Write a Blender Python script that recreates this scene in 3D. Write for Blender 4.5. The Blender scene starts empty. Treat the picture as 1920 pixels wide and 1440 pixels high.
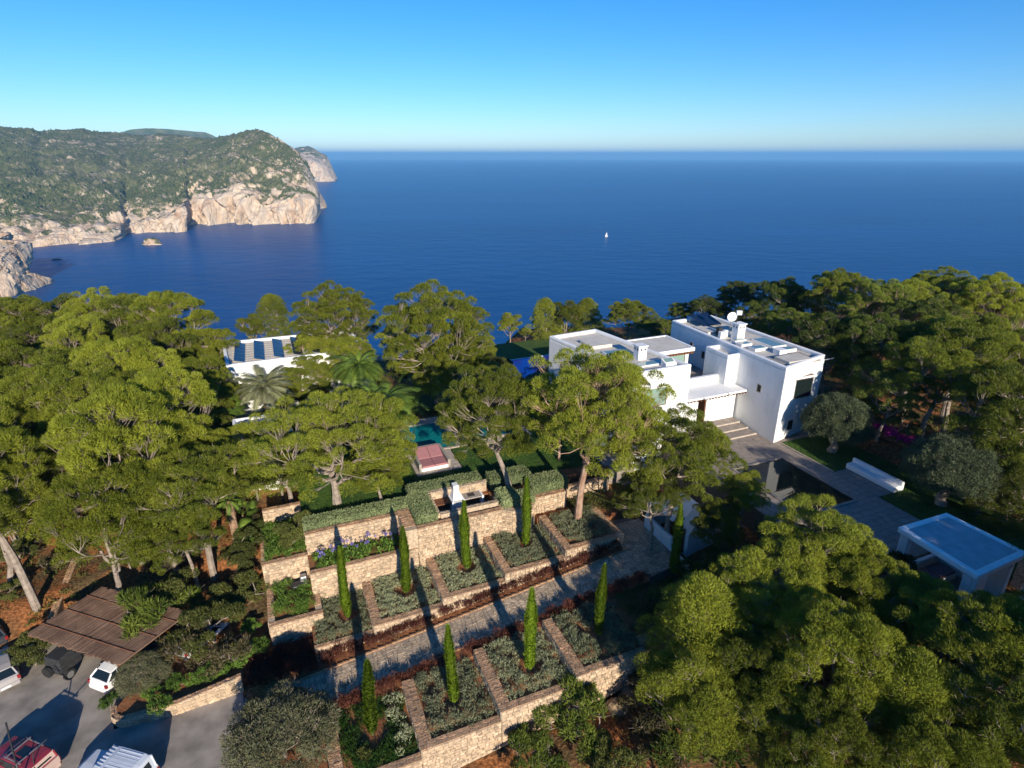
import bpy, math, random
import numpy as np
from mathutils import Vector, Matrix

sc = bpy.context.scene
R_ = math.radians
# ---------------------------------------------------------------- camera
CAM_H = 33.0
PITCH = R_(21.2)
cam_d = bpy.data.cameras.new('camera')
cam = bpy.data.objects.new('camera', cam_d)
sc.collection.objects.link(cam)
cam.location = (0, 0, CAM_H)
cam.rotation_euler = (R_(90) - PITCH, 0, 0)
cam_d.sensor_width = 36.0
cam_d.lens = 1109 / 1920 * 36
cam_d.clip_start = 0.5
cam_d.clip_end = 200000
sc.camera = cam
# ---------------------------------------------------------------- world, sun, exposure
SUN_EL = 18.5
SUN_AZ = 160.0   # compass-like angle of the sun, clockwise from +Y
w = bpy.data.worlds.new('World')
sc.world = w
w.use_nodes = True
nt = w.node_tree
sky = nt.nodes.new('ShaderNodeTexSky')
sky.sky_type = 'NISHITA'
sky.sun_disc = False
sky.sun_elevation = R_(SUN_EL)
sky.sun_rotation = R_(SUN_AZ)
sky.altitude = 100
sky.air_density = 1.0
sky.dust_density = 0.0
sky.ozone_density = 6.0
hs = nt.nodes.new('ShaderNodeHueSaturation')
hs.inputs['Saturation'].default_value = 1.2
nt.links.new(sky.outputs[0], hs.inputs['Color'])
tint = nt.nodes.new('ShaderNodeMix'); tint.data_type = 'RGBA'; tint.blend_type = 'MULTIPLY'
tint.inputs['Factor'].default_value = 1.0
tint.inputs['B'].default_value = (0.93, 0.975, 1.08, 1)
nt.links.new(hs.outputs[0], tint.inputs['A'])
nt.links.new(tint.outputs['Result'], nt.nodes['Background'].inputs[0])
nt.nodes['Background'].inputs[1].default_value = 0.105
sun_d = bpy.data.lights.new('sun', 'SUN')
sun_d.energy = 5.0
sun_d.angle = R_(0.55)
sun_d.color = (1.0, 0.90, 0.74)
sun = bpy.data.objects.new('sun', sun_d)
sc.collection.objects.link(sun)
sdir = Vector((math.sin(R_(SUN_AZ)) * math.cos(R_(SUN_EL)), math.cos(R_(SUN_AZ)) * math.cos(R_(SUN_EL)), math.sin(R_(SUN_EL))))
sun.rotation_euler = sdir.to_track_quat('Z', 'Y').to_euler()
sun.location = (0, -50, 120)
sc.view_settings.view_transform = 'Standard'
sc.view_settings.look = 'None'
sc.view_settings.gamma = 1
sc.view_settings.exposure = 0.52
sc.view_settings.use_curve_mapping = False
sc.cycles.max_bounces = 6
sc.cycles.diffuse_bounces = 2
sc.cycles.glossy_bounces = 3
sc.cycles.transmission_bounces = 4
sc.cycles.transparent_max_bounces = 6
sc.cycles.volume_bounces = 0
sc.cycles.sample_clamp_indirect = 4.0
SEA_Z = -150.0

# ---------------------------------------------------------------- helpers
rnd = random.Random(7)
TH = R_(22.5)
CT, ST = math.cos(TH), math.sin(TH)

def P(px, py, z):
    """ground point under a photograph pixel at height z"""
    u = (px - 960) / 1109; v = (py - 720) / 1109
    d = (u, math.cos(PITCH) - v * math.sin(PITCH), -(math.sin(PITCH) + v * math.cos(PITCH)))
    t = (z - CAM_H) / d[2]
    return (u * t, d[1] * t, z)

def G(s, r, z=0.0):
    """garden grid: s along the path, r away from it"""
    return (s * CT - r * ST, s * ST + r * CT, z)

def toSR(X, Y):
    return (X * CT + Y * ST, -X * ST + Y * CT)

def link(o):
    sc.collection.objects.link(o)
    return o

def tag(o, label=None, cat=None, group=None, kind=None):
    if label: o['label'] = label
    if cat: o['category'] = cat
    if group: o['group'] = group
    if kind: o['kind'] = kind
    return o

def thing(name, label, cat, loc=(0, 0, 0), rz=0.0, group=None):
    o = bpy.data.objects.new(name, None)
    o.empty_display_size = 0.5
    link(o)
    o.location = loc
    o.rotation_euler = (0, 0, rz)
    tag(o, label, cat, group)
    return o

def wloc(o):
    v = Vector((0, 0, 0))
    while o is not None:
        v = v + Vector(o.location); o = o.parent
    return v

class MB:
    def __init__(self):
        self.v = []; self.f = []
    def add(self, vs, fs):
        n = len(self.v)
        self.v.extend(vs)
        self.f.extend([tuple(i + n for i in f) for f in fs])
        return self
    def prism(self, poly, z0, z1):
        """poly: ccw list of (x,y); z0,z1 floats or lists"""
        n = len(poly)
        a = z0 if isinstance(z0, (list, tuple)) else [z0] * n
        b = z1 if isinstance(z1, (list, tuple)) else [z1] * n
        area = sum(poly[i][0] * poly[(i + 1) % n][1] - poly[(i + 1) % n][0] * poly[i][1] for i in range(n))
        idx = list(range(n)) if area > 0 else list(range(n))[::-1]
        vs = [(poly[i][0], poly[i][1], a[i]) for i in idx] + [(poly[i][0], poly[i][1], b[i]) for i in idx]
        fs = [tuple(range(n - 1, -1, -1)), tuple(range(n, 2 * n))] + [(i, (i + 1) % n, (i + 1) % n + n, i + n) for i in range(n)]
        return self.add(vs, fs)
    def box(self, x0, x1, y0, y1, z0, z1):
        return self.prism([(x0, y0), (x1, y0), (x1, y1), (x0, y1)], z0, z1)
    def gbox(self, s0, s1, r0, r1, z0, z1):
        """box on the garden grid; z may be lists for the corners s0r0,s1r0,s1r1,s0r1"""
        return self.prism([G(s0, r0)[:2], G(s1, r0)[:2], G(s1, r1)[:2], G(s0, r1)[:2]], z0, z1)
    def gpoly(self, pts, z0, z1):
        return self.prism([G(a, b)[:2] for a, b in pts], z0, z1)
    def tube(self, pts, rad, n=6, cap=True):
        pts = [Vector(p) for p in pts]
        m = len(pts)
        if not isinstance(rad, (list, tuple)): rad = [rad] * m
        base = len(self.v)
        for i in range(m):
            d = (pts[min(i + 1, m - 1)] - pts[max(i - 1, 0)])
            if d.length < 1e-6: d = Vector((0, 0, 1))
            d.normalize()
            a = Vector((0, 0, 1)) if abs(d.z) < 0.9 else Vector((1, 0, 0))
            e1 = d.cross(a).normalized(); e2 = d.cross(e1)
            for k in range(n):
                t = 2 * math.pi * k / n
                q = pts[i] + (e1 * math.cos(t) + e2 * math.sin(t)) * rad[i]
                self.v.append(tuple(q))
        for i in range(m - 1):
            for k in range(n):
                k2 = (k + 1) % n
                self.f.append((base + i * n + k, base + i * n + k2, base + (i + 1) * n + k2, base + (i + 1) * n + k))
        if cap:
            self.f.append(tuple(base + k for k in range(n)))
            self.f.append(tuple(base + (m - 1) * n + k for k in range(n - 1, -1, -1)))
        return self
    def loft(self, rings, cap=True):
        base = len(self.v); n = len(rings[0])
        for r in rings: self.v.extend([tuple(q) for q in r])
        for i in range(len(rings) - 1):
            for k in range(n):
                k2 = (k + 1) % n
                self.f.append((base + i * n + k, base + i * n + k2, base + (i + 1) * n + k2, base + (i + 1) * n + k))
        if cap:
            self.f.append(tuple(base + k for k in range(n - 1, -1, -1)))
            self.f.append(tuple(base + (len(rings) - 1) * n + k for k in range(n)))
        return self
    def mesh(self, name, m=None, off=(0, 0, 0), smooth=False):
        me = bpy.data.meshes.new(name)
        ox, oy, oz = off
        me.from_pydata([(a - ox, b - oy, c - oz) for a, b, c in self.v], [], self.f)
        if m: me.materials.append(m)
        if smooth: me.polygons.foreach_set('use_smooth', [True] * len(me.polygons))
        me.update()
        return me
    def build(self, name, m, parent=None, local=False, smooth=False, bevel=0, kind=None):
        off = (0, 0, 0)
        if parent is not None and not local:
            off = wloc(parent)
        o = bpy.data.objects.new(name, self.mesh(name, m, off, smooth))
        link(o)
        if parent is not None: o.parent = parent
        if bevel:
            b = o.modifiers.new('bevel', 'BEVEL'); b.width = bevel; b.segments = 2; b.limit_method = 'ANGLE'
        if kind: o['kind'] = kind
        return o

def np_mesh(name, V, F, m, smooth=False):
    """V (n,3), F (k,3) or (k,4) arrays"""
    me = bpy.data.meshes.new(name)
    V = np.asarray(V, dtype=np.float32); F = np.asarray(F, dtype=np.int32)
    k, c = F.shape
    me.vertices.add(len(V)); me.vertices.foreach_set('co', V.ravel())
    me.loops.add(k * c); me.loops.foreach_set('vertex_index', F.ravel())
    me.polygons.add(k)
    me.polygons.foreach_set('loop_start', np.arange(0, k * c, c, dtype=np.int32))
    me.polygons.foreach_set('loop_total', np.full(k, c, dtype=np.int32))
    me.materials.append(m)
    if smooth: me.polygons.foreach_set('use_smooth', np.ones(k, dtype=bool))
    me.update(calc_edges=True)
    return me

def copy_tree(o, parent=None, top=True):
    c = o.copy(); link(c); c.parent = parent
    for ch in KIDS(o):
        copy_tree(ch, c)
    return c
def KIDS(o):
    return list(o.children)

# ---- materials
def newmat(name):
    m = bpy.data.materials.new(name); m.use_nodes = True
    t = m.node_tree
    return m, t, t.nodes, t.links, t.nodes['Principled BSDF']

def mat(name, col, rough=0.8, var=0.25, scale=3.0, col2=None, bump=0.0, bscale=20.0, coord='pos', metal=0.0, detail=5.0, spec=0.35, stretch=None, hi=(0.35, 0.65)):
    m, t, N, L, b = newmat(name)
    b.inputs['Roughness'].default_value = rough
    b.inputs['Metallic'].default_value = metal
    b.inputs['Specular IOR Level'].default_value = spec
    if coord == 'pos':
        g = N.new('ShaderNodeNewGeometry'); src = g.outputs['Position']
    else:
        g = N.new('ShaderNodeTexCoord'); src = g.outputs['Object']
    if stretch:
        mp = N.new('ShaderNodeMapping'); mp.inputs['Scale'].default_value = stretch
        L.new(src, mp.inputs['Vector']); src = mp.outputs[0]
    nz = N.new('ShaderNodeTexNoise'); nz.inputs['Scale'].default_value = scale; nz.inputs['Detail'].default_value = detail
    L.new(src, nz.inputs['Vector'])
    cr = N.new('ShaderNodeValToRGB')
    cr.color_ramp.elements[0].position = hi[0]; cr.color_ramp.elements[1].position = hi[1]
    c2 = col2 if col2 else tuple(min(1, c * (1 + var)) for c in col)
    c1 = col if col2 else tuple(c * (1 - var) for c in col)
    cr.color_ramp.elements[0].color = (*c1, 1); cr.color_ramp.elements[1].color = (*c2, 1)
    L.new(nz.outputs['Fac'], cr.inputs[0]); L.new(cr.outputs[0], b.inputs['Base Color'])
    if bump:
        n2 = N.new('ShaderNodeTexNoise'); n2.inputs['Scale'].default_value = bscale; n2.inputs['Detail'].default_value = 4
        L.new(src, n2.inputs['Vector'])
        bp = N.new('ShaderNodeBump'); bp.inputs['Strength'].default_value = 1.0; bp.inputs['Distance'].default_value = bump
        L.new(n2.outputs['Fac'], bp.inputs['Height']); L.new(bp.outputs[0], b.inputs['Normal'])
    return m

def stone_mat(name, base, var=0.3, tint=(0.50, 0.34, 0.20)):
    """each stone (object) its own tone"""
    m, t, N, L, b = newmat(name)
    b.inputs['Roughness'].default_value = 0.9
    b.inputs['Specular IOR Level'].default_value = 0.2
    g = N.new('ShaderNodeNewGeometry')
    vz = N.new('ShaderNodeTexVoronoi'); vz.inputs['Scale'].default_value = 2.6
    L.new(g.outputs['Position'], vz.inputs['Vector'])
    oi = N.new('ShaderNodeObjectInfo')
    nz = N.new('ShaderNodeTexNoise'); nz.inputs['Scale'].default_value = 9; nz.inputs['Detail'].default_value = 6
    L.new(g.outputs['Position'], nz.inputs['Vector'])
    sp = N.new('ShaderNodeSeparateColor'); L.new(vz.outputs['Color'], sp.inputs[0])
    ad = N.new('ShaderNodeMath'); ad.operation = 'ADD'
    L.new(oi.outputs['Random'], ad.inputs[0]); L.new(sp.outputs[0], ad.inputs[1])
    fr = N.new('ShaderNodeMath'); fr.operation = 'FRACT'; L.new(ad.outputs[0], fr.inputs[0])
    cr = N.new('ShaderNodeValToRGB')
    e = cr.color_ramp.elements
    e[0].position = 0; e[0].color = (*[c * (1 - var) for c in base], 1)
    e[1].position = 1; e[1].color = (*[min(1, c * (1 + var * 0.8)) for c in base], 1)
    k = e.new(0.45); k.color = (*base, 1)
    k = e.new(0.72); k.color = (*[0.6 * c + 0.4 * d for c, d in zip(base, tint)], 1)
    L.new(fr.outputs[0], cr.inputs[0])
    mx = N.new('ShaderNodeMix'); mx.data_type = 'RGBA'; mx.blend_type = 'MULTIPLY'
    r2 = N.new('ShaderNodeMapRange'); r2.inputs['To Min'].default_value = 0.65; r2.inputs['To Max'].default_value = 1.25
    L.new(nz.outputs['Fac'], r2.inputs['Value'])
    mx.inputs['Factor'].default_value = 1
    L.new(cr.outputs[0], mx.inputs['A']); L.new(r2.outputs[0], mx.inputs['B'])
    L.new(mx.outputs['Result'], b.inputs['Base Color'])
    bp = N.new('ShaderNodeBump'); bp.inputs['Distance'].default_value = 0.03
    L.new(nz.outputs['Fac'], bp.inputs['Height']); L.new(bp.outputs[0], b.inputs['Normal'])
    return m

def leaf_mat(name, c1, c2, scale=0.7, trans=0.3, rough=0.6, objvar=0.25, tr_col=None):
    m, t, N, L, b = newmat(name)
    tc = N.new('ShaderNodeNewGeometry')
    nz = N.new('ShaderNodeTexNoise'); nz.inputs['Scale'].default_value = scale; nz.inputs['Detail'].default_value = 4
    L.new(tc.outputs['Position'], nz.inputs['Vector'])
    cr = N.new('ShaderNodeValToRGB')
    cr.color_ramp.elements[0].position = 0.36; cr.color_ramp.elements[1].position = 0.64
    cr.color_ramp.elements[0].color = (*c1, 1); cr.color_ramp.elements[1].color = (*c2, 1)
    oi0 = N.new('ShaderNodeObjectInfo')
    sh0 = N.new('ShaderNodeMath'); sh0.operation = 'MULTIPLY_ADD'; sh0.inputs[1].default_value = 0.22; sh0.inputs[2].default_value = -0.11
    L.new(oi0.outputs['Random'], sh0.inputs[0])
    ad0 = N.new('ShaderNodeMath'); ad0.operation = 'ADD'
    L.new(sh0.outputs[0], ad0.inputs[0]); L.new(nz.outputs['Fac'], ad0.inputs[1])
    L.new(ad0.outputs[0], cr.inputs[0])
    # single sprays differ a little
    wn = N.new('ShaderNodeTexNoise'); wn.inputs['Scale'].default_value = 9.0; wn.inputs['Detail'].default_value = 1
    L.new(tc.outputs['Position'], wn.inputs['Vector'])
    oi = N.new('ShaderNodeObjectInfo')
    mr = N.new('ShaderNodeMapRange'); mr.inputs['To Min'].default_value = 1 - objvar; mr.inputs['To Max'].default_value = 1 + objvar
    L.new(oi.outputs['Random'], mr.inputs['Value'])
    mr2 = N.new('ShaderNodeMapRange'); mr2.inputs['From Min'].default_value = 0.3; mr2.inputs['From Max'].default_value = 0.7
    mr2.inputs['To Min'].default_value = 0.7; mr2.inputs['To Max'].default_value = 1.3
    L.new(wn.outputs['Fac'], mr2.inputs['Value'])
    mu = N.new('ShaderNodeMath'); mu.operation = 'MULTIPLY'
    L.new(mr.outputs[0], mu.inputs[0]); L.new(mr2.outputs[0], mu.inputs[1])
    mx = N.new('ShaderNodeMix'); mx.data_type = 'RGBA'; mx.blend_type = 'MULTIPLY'; mx.inputs['Factor'].default_value = 1
    L.new(cr.outputs[0], mx.inputs['A']); L.new(mu.outputs[0], mx.inputs['B'])
    L.new(mx.outputs['Result'], b.inputs['Base Color'])
    b.inputs['Roughness'].default_value = rough
    b.inputs['Specular IOR Level'].default_value = 0.25
    tr = N.new('ShaderNodeBsdfTranslucent')
    L.new(mx.outputs['Result'], tr.inputs['Color'])
    ms = N.new('ShaderNodeMixShader'); ms.inputs[0].default_value = trans
    L.new(b.outputs[0], ms.inputs[1]); L.new(tr.outputs[0], ms.inputs[2])
    L.new(ms.outputs[0], N['Material Output'].inputs['Surface'])
    return m

def glass_mat(name, col=(0.02, 0.05, 0.05), rough=0.05):
    m, t, N, L, b = newmat(name)
    b.inputs['Base Color'].default_value = (*col, 1)
    b.inputs['Roughness'].default_value = rough
    b.inputs['Specular IOR Level'].default_value = 0.8
    g = N.new('ShaderNodeTexNoise'); g.inputs['Scale'].default_value = 0.6
    bp = N.new('ShaderNodeBump'); bp.inputs['Distance'].default_value = 0.01
    L.new(g.outputs['Fac'], bp.inputs['Height']); L.new(bp.outputs[0], b.inputs['Normal'])
    return m

M = {}
M['stone'] = stone_mat('cream limestone', (0.49, 0.365, 0.25), 0.42)
M['bluegrey'] = mat('grey roof membrane', (0.36, 0.38, 0.40), 0.85, 0.1, 1.5, col2=(0.46, 0.47, 0.49), bump=0.01, bscale=12)
M['mortar'] = mat('mortar', (0.43, 0.33, 0.23), 0.95, 0.25, 6)
M['coping'] = stone_mat('reddish coping stone', (0.42, 0.26, 0.155), 0.35, (0.50, 0.27, 0.14))
M['cobble'] = stone_mat('path stone', (0.47, 0.37, 0.265), 0.38, (0.44, 0.30, 0.19))
M['joint'] = mat('path joint sand', (0.20, 0.15, 0.11), 0.95, 0.3, 8)
M['soil'] = mat('red earth', (0.20, 0.075, 0.03), 0.95, 0.4, 1.5, col2=(0.30, 0.13, 0.055), bump=0.05, bscale=6)
M['white'] = mat('white lime render', (0.70, 0.705, 0.70), 0.85, 0.03, 0.9, col2=(0.82, 0.82, 0.81), bump=0.02, bscale=3.5, spec=0.2, detail=9, hi=(.28, .5), stretch=(1, 1, .35))
M['white2'] = mat('white render', (0.80, 0.79, 0.77), 0.85, 0.03, 2.0, spec=0.2)
M['gravel_roof'] = mat('pale roof finish', (0.54, 0.49, 0.42), 0.9, 0.1, 1.2, col2=(0.64, 0.59, 0.51), bump=0.01, bscale=30)
M['asphalt'] = mat('worn asphalt', (0.20, 0.175, 0.15), 0.95, 0.25, 0.55, col2=(0.36, 0.315, 0.27), bump=0.02, bscale=22, detail=14, hi=(.38, .62))
M['paving'] = mat('stone paving', (0.23, 0.19, 0.165), 0.8, 0.15, 2.0, col2=(0.30, 0.255, 0.22), bump=0.004, bscale=8)
M['deckstone'] = mat('pool surround stone', (0.36, 0.30, 0.25), 0.8, 0.15, 2.0, col2=(0.45, 0.39, 0.32))
M['lawn'] = mat('lawn soil', (0.035, 0.075, 0.010), 0.95, 0.3, 0.7, col2=(0.06, 0.105, 0.016), bump=0.03, bscale=30)
M['wood'] = mat('brown wood', (0.16, 0.065, 0.03), 0.6, 0.3, 6, coord='obj')
M['bark'] = mat('grey pine bark', (0.19, 0.15, 0.12), 0.95, 0.3, 3, col2=(0.33, 0.27, 0.22), bump=0.05, bscale=8, coord='obj')
M['bark_red'] = mat('reddish pine bark', (0.26, 0.15, 0.10), 0.95, 0.3, 2, col2=(0.40, 0.28, 0.21), bump=0.05, bscale=8, coord='obj')
M['palm_bark'] = mat('palm trunk bark', (0.22, 0.13, 0.08), 0.95, 0.3, 5, col2=(0.34, 0.22, 0.14), bump=0.08, bscale=7, coord='obj')
M['olive_bark'] = mat('gnarled olive bark', (0.20, 0.17, 0.14), 0.95, 0.3, 2, col2=(0.34, 0.29, 0.24), bump=0.12, bscale=3, coord='obj')
M['pine'] = leaf_mat('pine needles', (0.132, 0.165, 0.015), (0.262, 0.288, 0.030), 0.55, 0.42)
M['pine_light'] = leaf_mat('young pine needles', (0.165, 0.198, 0.015), (0.30, 0.325, 0.032), 0.6, 0.42)
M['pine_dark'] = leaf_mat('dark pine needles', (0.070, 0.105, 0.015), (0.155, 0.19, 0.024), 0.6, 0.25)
M['twig'] = mat('dry pine twig', (0.34, 0.28, 0.22), 0.95, 0.2, 5, coord='obj')
M['cypress'] = leaf_mat('cypress sprays', (0.12, 0.19, 0.012), (0.19, 0.28, 0.02), 2.0, 0.3)
M['greyshrub'] = leaf_mat('grey brown shrub leaves', (0.12, 0.125, 0.06), (0.19, 0.19, 0.10), 1.2, 0.25)
M['olive'] = leaf_mat('olive leaves', (0.085, 0.11, 0.055), (0.145, 0.175, 0.085), 1.0, 0.2)
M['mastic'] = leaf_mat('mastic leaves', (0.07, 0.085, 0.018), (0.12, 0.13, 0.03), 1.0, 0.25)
M['scrub'] = leaf_mat('dry scrub leaves', (0.08, 0.07, 0.025), (0.14, 0.12, 0.05), 1.0, 0.25)
M['lavender'] = leaf_mat('grey green santolina', (0.24, 0.265, 0.15), (0.34, 0.36, 0.21), 1.2, 0.3)
M['hedge'] = leaf_mat('clipped grey hedge', (0.20, 0.25, 0.11), (0.28, 0.32, 0.15), 1.0, 0.15)
M['hedge_body'] = mat('hedge inner twigs', (0.07, 0.09, 0.04), 0.95, 0.2, 5)
M['bright'] = leaf_mat('bright green leaves', (0.08, 0.15, 0.02), (0.14, 0.23, 0.035), 1.5, 0.3)
M['redplant'] = leaf_mat('dark red barberry', (0.08, 0.025, 0.016), (0.17, 0.06, 0.04), 1.6, 0.15)
M['drygrass'] = leaf_mat('dry grass blades', (0.22, 0.13, 0.06), (0.30, 0.20, 0.10), 1.0, 0.2)
M['palm'] = leaf_mat('palm leaflets', (0.08, 0.14, 0.02), (0.15, 0.22, 0.035), 0.8, 0.25)
M['palm_grey'] = leaf_mat('grey green palm leaflets', (0.17, 0.18, 0.09), (0.26, 0.27, 0.15), 0.8, 0.25)
M['grass'] = leaf_mat('grass blades', (0.03, 0.085, 0.008), (0.055, 0.12, 0.014), 0.7, 0.2)
M['magenta'] = leaf_mat('bougainvillea bracts', (0.62, 0.03, 0.42), (0.75, 0.06, 0.55), 2.0, 0.4)
M['violet'] = leaf_mat('agapanthus blooms', (0.22, 0.18, 0.55), (0.32, 0.27, 0.65), 3.0, 0.3)
M['orange'] = leaf_mat('orange date stalks', (0.45, 0.20, 0.02), (0.55, 0.26, 0.03), 3.0, 0.1)
M['glass'] = glass_mat('dark window glass', (0.010, 0.016, 0.017))
M['glass_green'] = glass_mat('green reflecting glass', (0.22, 0.33, 0.28), 0.2)
M['skylight'] = glass_mat('roof skylight glass', (0.16, 0.25, 0.24), 0.12)
M['solar'] = glass_mat('blue solar cells', (0.010, 0.018, 0.045), 0.25)
M['solar'].node_tree.nodes['Principled BSDF'].inputs['Specular IOR Level'].default_value = 0.35
M['frame'] = mat('grey metal frame', (0.35, 0.35, 0.35), 0.4, 0.1, 5, metal=0.6)
M['dark'] = mat('black opening', (0.012, 0.011, 0.011), 0.7, 0.2, 3)
M['dkmetal'] = mat('dark grey metal', (0.035, 0.035, 0.037), 0.5, 0.2, 5)
M['tyre'] = mat('tyre rubber', (0.02, 0.02, 0.02), 0.9, 0.2, 5)
M['rim'] = mat('alloy rim', (0.5, 0.5, 0.5), 0.35, 0.1, 5, metal=0.8)
M['pink'] = mat('mauve cushion', (0.38, 0.17, 0.18), 0.9, 0.06, 3)
M['greywood'] = mat('weathered grey timber', (0.33, 0.29, 0.25), 0.8, 0.15, 6)
M['terracotta'] = mat('reed roofing', (0.13, 0.075, 0.05), 0.95, 0.3, 1.2, col2=(0.22, 0.135, 0.09), bump=0.03, bscale=14)
M['brick_red'] = stone_mat('red earth stone', (0.27, 0.15, 0.09), 0.35, (0.30, 0.15, 0.08))
M['boulder'] = mat('pale boulder', (0.36, 0.26, 0.16), 0.95, 0.2, 1.5, bump=0.06, bscale=4)
from mathutils import noise as mnoise
# ---------------------------------------------------------------- terrain
CTRL = [(-20,30,-.05),(-12,30,-.05),(-6,30,-.05),(-20,40,-.05),(-14,40,0),(-30,35,-.05),(-10,20,-.2),(-20,15,-.3),(-26,42,.2),
 (-20,49,1.6),(-12,48,1.6),(-8,42,1.2),(-5,36,.4),(-8,35.5,.5),(-12,36,.2),(-30,50,1.5),
 (-15,60,4),(-30,60,3),(-15,75,4.5),(-30,80,3),(-45,60,2),(0,75,4.8),(-5,55,4.3),(-5,47,3.2),(-45,80,1),(-60,60,0),
 (10,50,5.0),(20,50,5.0),(10,62,5.0),(20,65,5.0),(10,80,4.3),(25,80,4.3),(35,80,4.5),(0,60,5.0),
 (40,45,6.5),(35,60,5.5),(45,60,6.6),(55,50,7.6),(55,35,8.0),(55,25,8.0),(45,75,5.5),(55,75,6),(52,30,8),(52,42,8),
 (60,40,8.5),(70,50,8.5),(60,65,6.5),(60,20,8),(75,30,9),(90,50,8),(48,15,6.5),(43,12,5),
 (25,24,.6),(20,18,-1.4),(30,18,1),(35,10,1),(10,18,-2.5),(0,20,-2.5),(5,22,-1.9),(15,22,-.7),(20,22.5,.2),(45,8,4),(30,5,-2),(10,5,-4),(-5,24,-.4),(60,5,5),(30,25,2.5),(36,14,2),
 (0,32,-.3),(10,32,0.5),(20,32,1.8),(26,32,2.6),(5,40,0.5),(15,40,1.5),(31,33,3.3),(34,28,5.6),(38,24,6.2),(40,32,6.2),(34,20,5.5),(40,14,5)]
_C = np.array(CTRL, dtype=float)
CAPS = [(-2.5, 27.5, 24.3, 34.2, -1.0), (-3.2, 24, 34.2, 44.0, 0.5), (6.5, 24, 44, 60, 4.9), (22, 50, 20.5, 60, 5.2),(25,33,44,56,5.2)]

CARPARK = [(-60, 5), (-4.9, 5), (-4.9, 30.0), (-5.3, 33.6), (-9, 33.4), (-12.6, 33.6), (-12.9, 35.0), (-11.5, 37.5), (-10.2, 41.5), (-14, 47), (-19.3, 44.5), (-20.3, 42.0), (-25, 41.0), (-34, 42), (-60, 44)]
def zg(s, r):
    s = np.atleast_1d(np.asarray(s, float)); r = np.atleast_1d(np.asarray(r, float))
    num = np.zeros_like(s); den = np.zeros_like(s)
    for a, b, z in _C:
        w_ = 1.0 / ((s - a) ** 2 + (r - b) ** 2 + 1.5) ** 1.7
        num += w_ * z; den += w_
    z = num / den
    # the cliff edge above the sea
    e = r + 0.12 * s - (92 + 10 * np.clip((-s - 2) / 12, 0, 1)) + 5 * np.sin(s * 0.09) + 3 * np.sin(s * 0.23 + 1)
    e2 = -(s + 78) + 4 * np.sin(r * 0.1)
    e = np.maximum(e, e2)
    k = np.clip(e / 75, 0, 1); k = k * k * (3 - 2 * k)
    z = z - 0.10 * np.clip(e + 14, 0, 20) - k * 165
    return z

def zg1(X, Y):
    s, r = toSR(X, Y)
    return float(zg(s, r)[0])

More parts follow.
